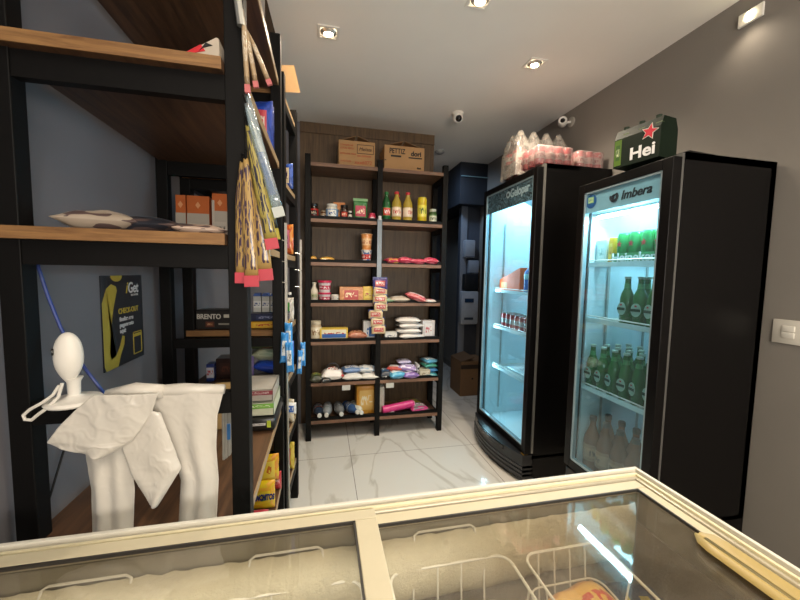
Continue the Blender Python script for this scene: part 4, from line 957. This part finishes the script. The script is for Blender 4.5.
# ------------------------------------------------------------------ goods on unit B (world coordinates)
def zb(z): return z+.002
t = thing('sweets_box', 'black BRENTO sweets box on the middle board behind the foreground shelves', 'box', (-.5, 1.93, zb(1.155)), -.07)
obj('box_body', box(-.105, .105, -.05, .05, 0, .095, bev=.003), plain('#1b1817', .4, 0, .2), t)
text('BRENTO', .034, plain('#c9c6be', .5), t, (-.1, -.0515, .052), FR, bold=.0008, sx=.85)
obj('pale_print', box(.025, .075, -.0515, -.05, .058, .074), plain('#b8b4a8', .5), t)
obj('red_picture', box(-.06, -.02, -.0515, -.05, .012, .038), pack('#5a2c24', '#7a4a34', '#c8a080'), t)
obj('second_print', box(.0, .07, -.0515, -.05, .022, .03), plain('#8a867c', .5), t)
wm = pack('#b9b7b2', '#d6d4d0', '#2c3f7a', .5, .2, axes=(0, 2), rough=.4)
for i in range(4):
    x = -.335+.042*i
    t = thing('white_packet', ['small white pack with blue top, leftmost of four behind the post', 'small white pack with blue top, second of four behind the post', 'small white pack with blue top, third of four behind the post', 'small white pack with blue top, rightmost of four behind the post'][i], 'packet', (x, 1.98, zb(1.155)+.075))
    obj('pack_body', box(-.019, .019, -.03, .03, 0, .085, bev=.003), wm, t); obj('blue_top', prism(nb(), [(-.019, .085), (.019, .085), (.012, .1), (-.012, .1)], -.03, .03), plain('#3a5aa0', .4), t)
carton('flat dark blue box under the small white packs', 'box', -.27, 1.97, zb(1.155)+.034, .19, .12, .038, pack('#1f2440', '#2a3358', '#8a90b0'))
carton('flat yellow and red box at the bottom under the blue one', 'box', -.27, 1.96, zb(1.155), .19, .13, .032, pack('#d2a02a', '#d8b03a', '#b8402a', .4, .4))
# level .875
carton('small red, white and blue box on the dark lower board', 'box', -.565, 1.97, zb(.875), .035, .06, .09, pack('#2a3f88', '#c8ccd8', '#b82c34', .5, .3))
carton('dark red-brown box beside the small blue box', 'box', -.485, 2.02, zb(.875), .12, .1, .11, pack('#2a1a18', '#3a2420', '#5a3428'))
bag('dark green and brown snack bag on top of the pile behind the post', 'bag', -.31, 2.02, zb(.875)+.15, .19, .14, .05, pack('#3f4a30', '#7a5a48', '#c8b89a', axes=(0, 1), blotch='#6a4030'), name='snack_bag')
bag('pale green snack bag in the middle of the pile behind the post', 'bag', -.28, 1.99, zb(.875)+.09, .19, .14, .065, pack('#a3a88a', '#c9c9ae', '#5a4a38', axes=(0, 1), blotch='#c0bfa0'), rz=.15, roll=.15, name='snack_bag')
bag('bright blue snack bag low in the pile behind the post', 'bag', -.27, 1.97, zb(.875)+.03, .18, .14, .065, pack('#1f3fa0', '#3a62c4', '#c84a6a', axes=(0, 1), blotch='#2a50b8'), rz=-.1, roll=.15, name='snack_bag')
standbag('purple packet standing left of the pile of snack bags', -.37, 1.93, zb(.875)+.01, .045, .13, .03, pack('#7a6a9c', '#9a8ab8', '#d8d0e4', axes=(0, 1)))
bag('grey flat bag at the very bottom of the pile of snack bags', 'bag', -.29, 1.99, zb(.875), .2, .15, .03, pack('#8a8480', '#a8a29c', '#5a3a48', axes=(0, 1)), name='snack_bag')
# aisle side goods of unit B (seen between the posts)
side = [(.275, '#d8c040', 'white and yellow bag on the bottom board'), (.565, '#cfc5a8', 'cream bag on the second board from the floor'), (.88, '#2a50a8', 'blue packet on the third board'), (1.16, '#d8d4cc', 'white packet on the fourth board'), (1.545, '#c85a2a', 'orange and green packet on the fifth board'), (1.91, '#2f4f9c', 'blue and pink packet on the sixth board')]
for k, (z, c, lb) in enumerate(side):
    for j, y in enumerate((2.02, 2.14)):
        standbag(lb+(' of the aisle shelves, nearer one' if j == 0 else ' of the aisle shelves, farther one'), -.235+.012*j+(.03 if j else 0), y, z, .11, .14+.03*((k+j) % 2), .05,
                 pack(c, ['#e6dcb0', '#c84a4a', '#e8e4dc', '#3a66b0', '#4f9a48', '#d87a9a'][(k+j) % 6], '#2a2a4a', .36, .3, axes=(0, 1), blotch=['#e6d060', '#d8d0c0', '#4a70c8', '#b8b4ac', '#d88a3a', '#4a6ac0'][k]), rz=-.6)
standbag('blue packet with yellow corner on the upper board beside the aisle', -.255, 1.62, 1.957, .12, .19, .05, pack('#22409a', '#c84a58', '#e8dcd0', .34, .26, axes=(0, 1), blotch='#2a4cb4'), rz=-.2)
standbag('blue and yellow packet behind the other on the upper aisle board', -.265, 1.74, 1.957, .12, .22, .05, pack('#1c2f78', '#c8b040', '#d8d8e0', .3, .2, axes=(0, 1), blotch='#26408c'), rz=-.2)
t = bottle('dark bottle with white cap on the fourth board beside the hanging strips', -.2, 2.12, 1.3, .024, .17, plain('#1a1c22', .2), plain('#d8d8d4', .4), pack('#26304a', '#c8c8cc', '#26304a', .5, .4), name='small_bottle')
t.location = (-.19, 2.16, 1.157)
# open cardboard box on top of unit B
t = thing('cardboard_box', 'open cardboard box with flaps out on top of the snack shelving', 'cardboard box', (-.37, 2.06, 2.322), -.07)
s = nb(); w_, d_, h_ = .3, .28, .2
bx(s, -w_/2, w_/2, -d_/2, -d_/2+.004, 0, h_); bx(s, -w_/2, w_/2, d_/2-.004, d_/2, 0, h_); bx(s, -w_/2, -w_/2+.004, -d_/2, d_/2, 0, h_); bx(s, w_/2-.004, w_/2, -d_/2, d_/2, 0, h_); bx(s, -w_/2, w_/2, -d_/2, d_/2, 0, .004)
obj('box_body', s, CARD, t)
s = nb(); A = [s.verts.new(p) for p in [(.16, -.1, .165), (.235, -.1, .17), (.265, -.1, .04), (.16, -.1, .035)]]; s.faces.new(A); bmesh.ops.solidify(s, geom=s.faces[:], thickness=.003)
obj('side_flap', s, plain('#dcc4a0', .8, 0, .05), t)
s = nb(); A = [s.verts.new(p) for p in [(.10, -.13, .2), (.15, -.13, .3), (.11, -.16, .46)]]; s.faces.new(A); bmesh.ops.solidify(s, geom=s.faces[:], thickness=.004)
obj('raised_flap', s, plain('#4f4030', .8), t)

# ------------------------------------------------------------------ things hanging by the foreground post
PINKF = plain('#b8404e', .35); 
def longpack(label, pts_top, pts_bot, y, body, foot, name, cat, w, lean=0, footh=.09, hook=True):
    """long flat packet between a top and a bottom point (x,z) at depth y"""
    (xt, zt_), (xb, zb_) = pts_top, pts_bot; L = math.hypot(xb-xt, zb_-zt_); a = math.atan2(xb-xt, zt_-zb_)
    t = thing(name, label, cat, (xt, y, zt_)); t.rotation_euler = (lean, -a, 0)
    n = 12; s = nb(); R = []
    for k in range(n+1):
        f = k/n; z = -f*L*(1-footh); ww = w/2*(.35+.65*min(1, f*3)) ; dd = .004+.006*sin(pi*f)
        R.append([s.verts.new((ww*cos(b_), dd*sin(b_)+.001*sin(f*40), z)) for b_ in [2*pi*j/10 for j in range(10)]])
    for A, B in zip(R, R[1:]):
        for j in range(10): s.faces.new((A[j], A[(j+1) % 10], B[(j+1) % 10], B[j]))
    s.faces.new(R[0]); s.faces.new(R[-1][::-1])
    obj('pack_body', s, body, t, 'all')
    obj('coloured_foot', box(-w/2*1.03, w/2*1.03, -.004, .004, -L, -L*(1-footh)), foot, t)
    if hook: obj('hook', tube(nb(), [(0, 0, -.01), (0, -.004, .01), (0, .002, .02), (0, .012, .022)], .003, 6), BLACK, t, True)
    return t
gold = pack('#b08c4a', '#a88a52', '#3a2a40', .5, .9, rough=.3, detail=11, blotch='#b8985a')
longpack('yellow long sweets pack with pink foot, leftmost of the hanging cluster', (-.192, 1.715), (-.196, 1.418), .945, gold, PINKF, 'hanging_pack', 'packet', .033)
longpack('yellow long sweets pack with pink foot, second of the hanging cluster', (-.182, 1.72), (-.172, 1.410), .935, gold, PINKF, 'hanging_pack', 'packet', .033)
longpack('yellow long sweets pack, third of the hanging cluster, foot showing low', (-.175, 1.75), (-.145, 1.425), .955, gold, PINKF, 'hanging_pack', 'packet', .042)
longpack('yellow long sweets pack swung right with pink tip, above the low ones', (-.178, 1.80), (-.122, 1.505), .94, pack('#b09a3a', '#a0924a', '#2a2838', .5, .9, rough=.3, detail=10, blotch='#b8a448'), PINKF, 'hanging_pack', 'packet', .03)
longpack('black and yellow slim pack behind the blue blister pack', (-.183, 1.84), (-.125, 1.53), .97, pack('#2a2a26', '#8a8a3a', '#d8d8a0', .5, .42, blotch='#48483c'), plain('#a89c30', .4), 'hanging_pack', 'packet', .035)
def blister(label, p0, p1, y, w):
    t = longpack(label, p0, p1, y, film('blister_film_'+str(len(_m)), '#cfe0e6', .75, '#c4d4dc', .2, .1, .2, 30), plain('#b9c0bc', .4), 'blister_pack', 'blister pack', w, footh=.09)
    L = math.hypot(p1[0]-p0[0], p1[1]-p0[1]); obj('blue_razors', box(-w*.28, w*.28, -.004, .003, -L*.8, -L*.42, bev=.002), plain('#3f72b8', .3), t)
    obj('white_card', box(-w*.4, w*.4, .004, .006, -L*.42, -L*.3), plain('#c9c6bc', .5), t)
blister('clear blister pack with blue contents, front one by the foreground post', (-.180, 1.85), (-.104, 1.585), .935, .026)
blister('clear blister pack with blue contents, behind the front one', (-.188, 1.90), (-.124, 1.60), .985, .026)
for i, (p0, p1) in enumerate((((-.187, 2.07), (-.178, 1.88)), ((-.183, 2.04), (-.160, 1.90)), ((-.18, 2.035), (-.129, 1.915)))):
    longpack(['slim grey skewer pack with pink end, left of the three near the ceiling', 'slim brown skewer pack with pink end, middle of the three near the ceiling', 'slim brown skewer pack with pink end, right of the three near the ceiling'][i], p0, p1, .95+.01*i, pack('#8a7458', '#a89070', '#d8d0c0', .5, .4), plain('#c06a6c', .4), 'skewer_pack', 'packet', .012, footh=.1, hook=False)
# two white hanging strips on the aisle
for i, (x, y, z1_, z0_) in enumerate(((-.172, 1.775, 1.68, 1.18), (-.128, 2.2, 1.64, 1.0))):
    t = thing('display_strip', ['white hanging strip in front of the snack shelving, nearer one', 'white hanging strip in front of the snack shelving, farther one'][i], 'display strip', (x, y, 0))
    obj('strip', box(-.006, .006, -.002, .002, z0_, z1_), plain('#c2beb6', .4), t)
    for k in range(3): obj('peg', tube(nb(), [(-.035, 0, z1_-.08-.1*k), (.0, 0, z1_-.085-.1*k), (.006, -.004, z1_-.08-.1*k)], .0022, 6), SILVER, t)
    for k in range(3 if i == 0 else 2):
        zz = z0_+.02-.045*k; xx = x+[.012, -.006, .018][k]
        p = thing('blue_packet', [['bright blue packet, top one on the nearer white strip', 'bright blue packet, lower left on the nearer white strip', 'bright blue packet, lower right on the nearer white strip'], ['bright blue packet, upper one on the farther white strip', 'bright blue packet, lower one on the farther white strip']][i][k], 'packet', (xx, y-.012*(k+1), zz))
        b_ = obj('packet_body', pillow(.036 if i == 0 else .03, .15, .024, 80+i*3+k, rough=.25), pack('#2f86d0', '#dfe6ea', '#20242c', .3, .24, axes=(0, 1), blotch='#4a9ade'), p, 'all'); b_.rotation_euler = (radians(90), [0, .05, -.05][k], 0); b_.location = (0, 0, -.07)
# silver poles in front of B
tag(obj('silver_rod', tube(nb(), [(-.165, 1.80, .0), (-.172, 1.79, .9), (-.172, 1.785, 1.1)], .006, 8), SILVER, None, True), 'thin silver rod standing beside the snack shelving', 'rod')
standbag('white and blue packet clipped low in front of the snack shelving', -.155, 1.85, .72, .06, .06, .03, pack('#d2d4d6', '#3a62b0', '#e8e8ea', axes=(0, 1)), rz=-.3)

# ------------------------------------------------------------------ ceiling & wall fittings
def spot(label, x, y):
    t = thing('ceiling_spotlight', label, 'ceiling light', (x, y, ZC)); s = nb(); w_ = .058
    ring(s, -w_, w_, -w_, w_, .013, -.006, -.0005, .001); obj('frame', s, WHITE, t)
    obj('reflector', lathe(nb(), [(.045, -.002), (.03, -.012), (.028, -.014)], n=24), plain('#c8c4ba', .25, .6), t, True)
    obj('bulb', lathe(nb(), [(0, -.016), (.020, -.014), (.024, -.004)], n=20), emit('warm_bulb', '#ffe9c4', 60), t, True)
spots = [('square recessed ceiling spotlight above the left shelving', .03, 2.12), ('round-glow recessed ceiling spotlight in the middle of the ceiling', 1.31, 2.10), ('recessed ceiling spotlight cut by the top edge of the picture', .75, 1.70)]
for lb, x, y in spots: spot(lb, x, y)
spot('recessed ceiling spotlight behind the counter', 1.3, -.2); spot('recessed ceiling spotlight over the counter', .1, -.5)
def lamp(x, y, z, e, size=.05, ang=140, col=(1, .84, .64), blend=1.0, tgt=None):
    L = bpy.data.lights.new('spot_lamp', 'SPOT'); L.energy = e; L.spot_size = radians(ang); L.spot_blend = blend; L.color = col; L.shadow_soft_size = size
    o = bpy.data.objects.new('spot_lamp', L); COL.objects.link(o); o.location = (x, y, z)
    if tgt: o.rotation_euler = (Vector(tgt)-Vector((x, y, z))).to_track_quat('-Z', 'Y').to_euler()
    return o
lamp(.03, 2.12, ZC-.03, 55); lamp(1.31, 2.10, ZC-.03, 80); lamp(.75, 1.70, ZC-.03, 75)
lamp(1.3, -.2, ZC-.03, 100); lamp(.1, -.5, ZC-.03, 66, .04)
lamp(1.3, 3.75, 2.7, 26, .1, 150, (.5, .72, 1), tgt=(1.7, 4.4, 1))  # added blue fill for the dark passage, without a fixture
flight('rear_fill_light', (.8, -1.7, 1.6), 1.6, 1.2, 112, (radians(140), 0, 0), (1, .9, .78))  # added soft fill behind the camera, tilted up to brighten the ceiling
# small wall lamp at the right
t = thing('wall_spotlight', 'small square spotlight high on the right wall', 'wall light', (XR, 1.35, 2.68), -pi/2)
s = nb(); bx(s, -.05, .05, -.012, 0, -.03, .03, bev=.003); obj('housing', s, WHITE, t)
obj('bulb', lathe(nb(), [(.02, 0), (.018, .006), (0, .009)], n=18, M=Matrix.Translation((0, -.012, 0)) @ Matrix.Rotation(pi/2, 4, 'X')), emit('warm_wall_bulb', '#fff0c0', 30), t, True)
lamp(XR-.06, 1.35, 2.66, 3, .02, 150, tgt=(XR-.5, 1.2, 1.2))
# dome camera on ceiling
t = thing('dome_camera', 'white ceiling camera with black lens eye in the middle of the room', 'camera', (1.10, 2.87, ZC))
obj('mount', lathe(nb(), [(.048, 0), (.05, -.01), (.04, -.02), (.035, -.025), (0, -.026)], n=28), WHITE, t, True)
dm = nb(); bmesh.ops.create_uvsphere(dm, u_segments=24, v_segments=14, radius=.042); bmesh.ops.translate(dm, vec=(0, -.006, -.042), verts=dm.verts); obj('eyeball', dm, WHITE, t, 'all')
dm = nb(); bmesh.ops.create_uvsphere(dm, u_segments=20, v_segments=12, radius=.026); bmesh.ops.translate(dm, vec=(-.004, -.034, -.056), verts=dm.verts); obj('lens_cover', dm, plain('#101012', .15), t, 'all')
t = thing('smoke_detector', 'small pale smoke detector on the ceiling beyond the shelves', 'smoke detector', (1.25, 3.77, ZC))
obj('detector_body', lathe(nb(), [(.05, 0), (.05, -.015), (.03, -.03), (0, -.032)], n=24), plain('#9a9a98', .5), t, True)
# round wall camera on the right wall
t = thing('bullet_camera', 'round white camera with bracket on the right wall above the red cans', 'camera', (XR, 2.62, 2.69), -pi/2)
obj('wall_plate', lathe(nb(), [(0, 0), (.038, 0), (.038, .012), (0, .014)], n=24, M=Matrix.Translation((.05, 0, 0)) @ Matrix.Rotation(pi/2, 4, 'X')), plain('#a8a49c', .4), t)
obj('arm', tube(nb(), [(.05, -.01, 0), (.03, -.05, -.005), (0, -.07, 0)], .009, 10), WHITE, t, True)
obj('camera_head', lathe(nb(), [(0, 0), (.03, 0), (.034, .01), (.034, .07), (.03, .075), (.022, .07), (0, .07)], n=24, M=Matrix.Translation((-.0, -.05, 0)) @ Matrix.Rotation(radians(55), 4, 'Z') @ Matrix.Rotation(pi/2, 4, 'X')), WHITE, t, True)
obj('lens', lathe(nb(), [(0, .0705), (.018, .0705), (.016, .076), (0, .078)], n=20, M=Matrix.Translation((-.0, -.05, 0)) @ Matrix.Rotation(radians(55), 4, 'Z') @ Matrix.Rotation(pi/2, 4, 'X')), plain('#121214', .15), t, True)
# light switch
t = thing('light_switch', 'white light switch plate with two rockers on the right wall', 'light switch', (XR, 1.10, 1.228), -pi/2)
obj('plate', box(-.056, .056, -.008, 0, -.052, .052, bev=.004), plain('#d8d4ca', .35, 0, .02), t, True)
for k in (0, 1):
    o = obj('rocker', box(-.022, .022, -.013, -.006, -.026+.027*k, -.001+.027*k, bev=.003), plain('#e2dfd6', .3, 0, .02), t, True); o.rotation_euler = (.06-.12*k, 0, 0)
# corridor things
t = thing('soap_dispenser', 'white and grey wall dispenser in the dark passage, lower one', 'dispenser', (1.83, 4.22, 0))
obj('dispenser_body', box(-.13, .10, -.11, -.001, .82, 1.24, bev=.02), plain('#b9c0cc', .4), t, True)
obj('dark_top', box(-.10, .09, -.105, -.001, 1.25, 1.46, bev=.02), plain('#1b1e24', .4), t, True)
obj('window_slot', box(-.09, .03, -.114, -.109, 1.1, 1.15), plain('#1f3a5c', .3), t); obj('lower_slot', box(-.09, .03, -.114, -.109, .88, .91), plain('#3a4250', .3), t)
for i, (x, z, w_, h_) in enumerate(((1.80, 1.66, .14, .22), (1.86, 1.46, .14, .17))):
    t = thing('paper_holder', ['upper white paper holder in the dark passage', 'white paper holder just below the upper one in the passage'][i], 'dispenser', (x, 4.22, z))
    obj('holder_body', box(-w_/2, w_/2, -.09, -.001, 0, h_, bev=.015), plain('#a9afba' if i == 0 else '#9aa2b0', .4), t, True)
    obj('holder_lip', box(-w_/2+.01, w_/2-.01, -.095, -.088, .01, .02), plain('#6a7280', .4), t)
t = thing('wall_switch', 'small pale switch on the dark passage wall', 'light switch', (XR, 4.0, 2.05), -pi/2)
obj('plate', box(-.03, .03, -.008, 0, -.05, .05, bev=.003), plain('#8a92a0', .4), t, True); obj('rocker', box(-.012, .012, -.012, -.007, -.025, .025), plain('#a0a8b4', .4), t)
t = thing('cardboard_box', 'closed cardboard box on the floor in the passage', 'cardboard box', (1.77, 4.0, 0), 0)
obj('box_body', box(-.17, .17, -.17, .17, 0, .42, bev=.004), plain('#7a5c40', .8), t)
obj('tape_strip', box(-.171, .171, -.173, -.171, .33, .38), plain('#3a3028', .4), t)
s = nb(); prism(s, [(-.17, .42), (.0, .47), (.0, .465), (-.165, .418)], -.17, .17); obj('flap', s, plain('#6a5038', .8), t)
obj('lock_mark', box(-.03, -.01, -.173, -.171, .2, .22), INK, t)
bag('dark bag heaped above the cardboard box in the passage', 'bag', 1.68, 4.35, .45, .24, .2, .35, plain('#121318', .5, 0, .3), name='dark_bag')
bpy.data.objects['dark_bag'].location.z = 0; bpy.data.objects['dark_bag'].scale = (1, 1, 2.2); bpy.data.objects['dark_bag'].location = (1.52, 4.7, 0)

# ------------------------------------------------------------------ camera, world, view
yaw, pitch, roll = .21766, .07588, -.017985
f = Vector((sin(yaw)*cos(pitch), cos(yaw)*cos(pitch), -sin(pitch))); r = Vector((cos(yaw), -sin(yaw), 0)); d = f.cross(r)
R = r*cos(roll)+d*sin(roll); D = -r*sin(roll)+d*cos(roll)
cam = bpy.data.cameras.new('camera'); co = bpy.data.objects.new('camera', cam); COL.objects.link(co)
co.matrix_world = Matrix(((R.x, -D.x, -f.x, 0), (R.y, -D.y, -f.y, 0), (R.z, -D.z, -f.z, 1.45), (0, 0, 0, 1)))
cam.sensor_width = 36; cam.lens = 351.24/800*36; cam.clip_start = .02
C.camera = co
w = bpy.data.worlds.new('world'); C.world = w; w.use_nodes = True
w.node_tree.nodes['Background'].inputs[0].default_value = (.5, .5, .55, 1); w.node_tree.nodes['Background'].inputs[1].default_value = .05
C.view_settings.view_transform = 'Standard'; C.view_settings.look = 'None'; C.view_settings.exposure = 0
C.cycles.max_bounces = 8; C.cycles.transparent_max_bounces = 16; C.cycles.use_denoising = True
C.cycles.sample_clamp_indirect = 4
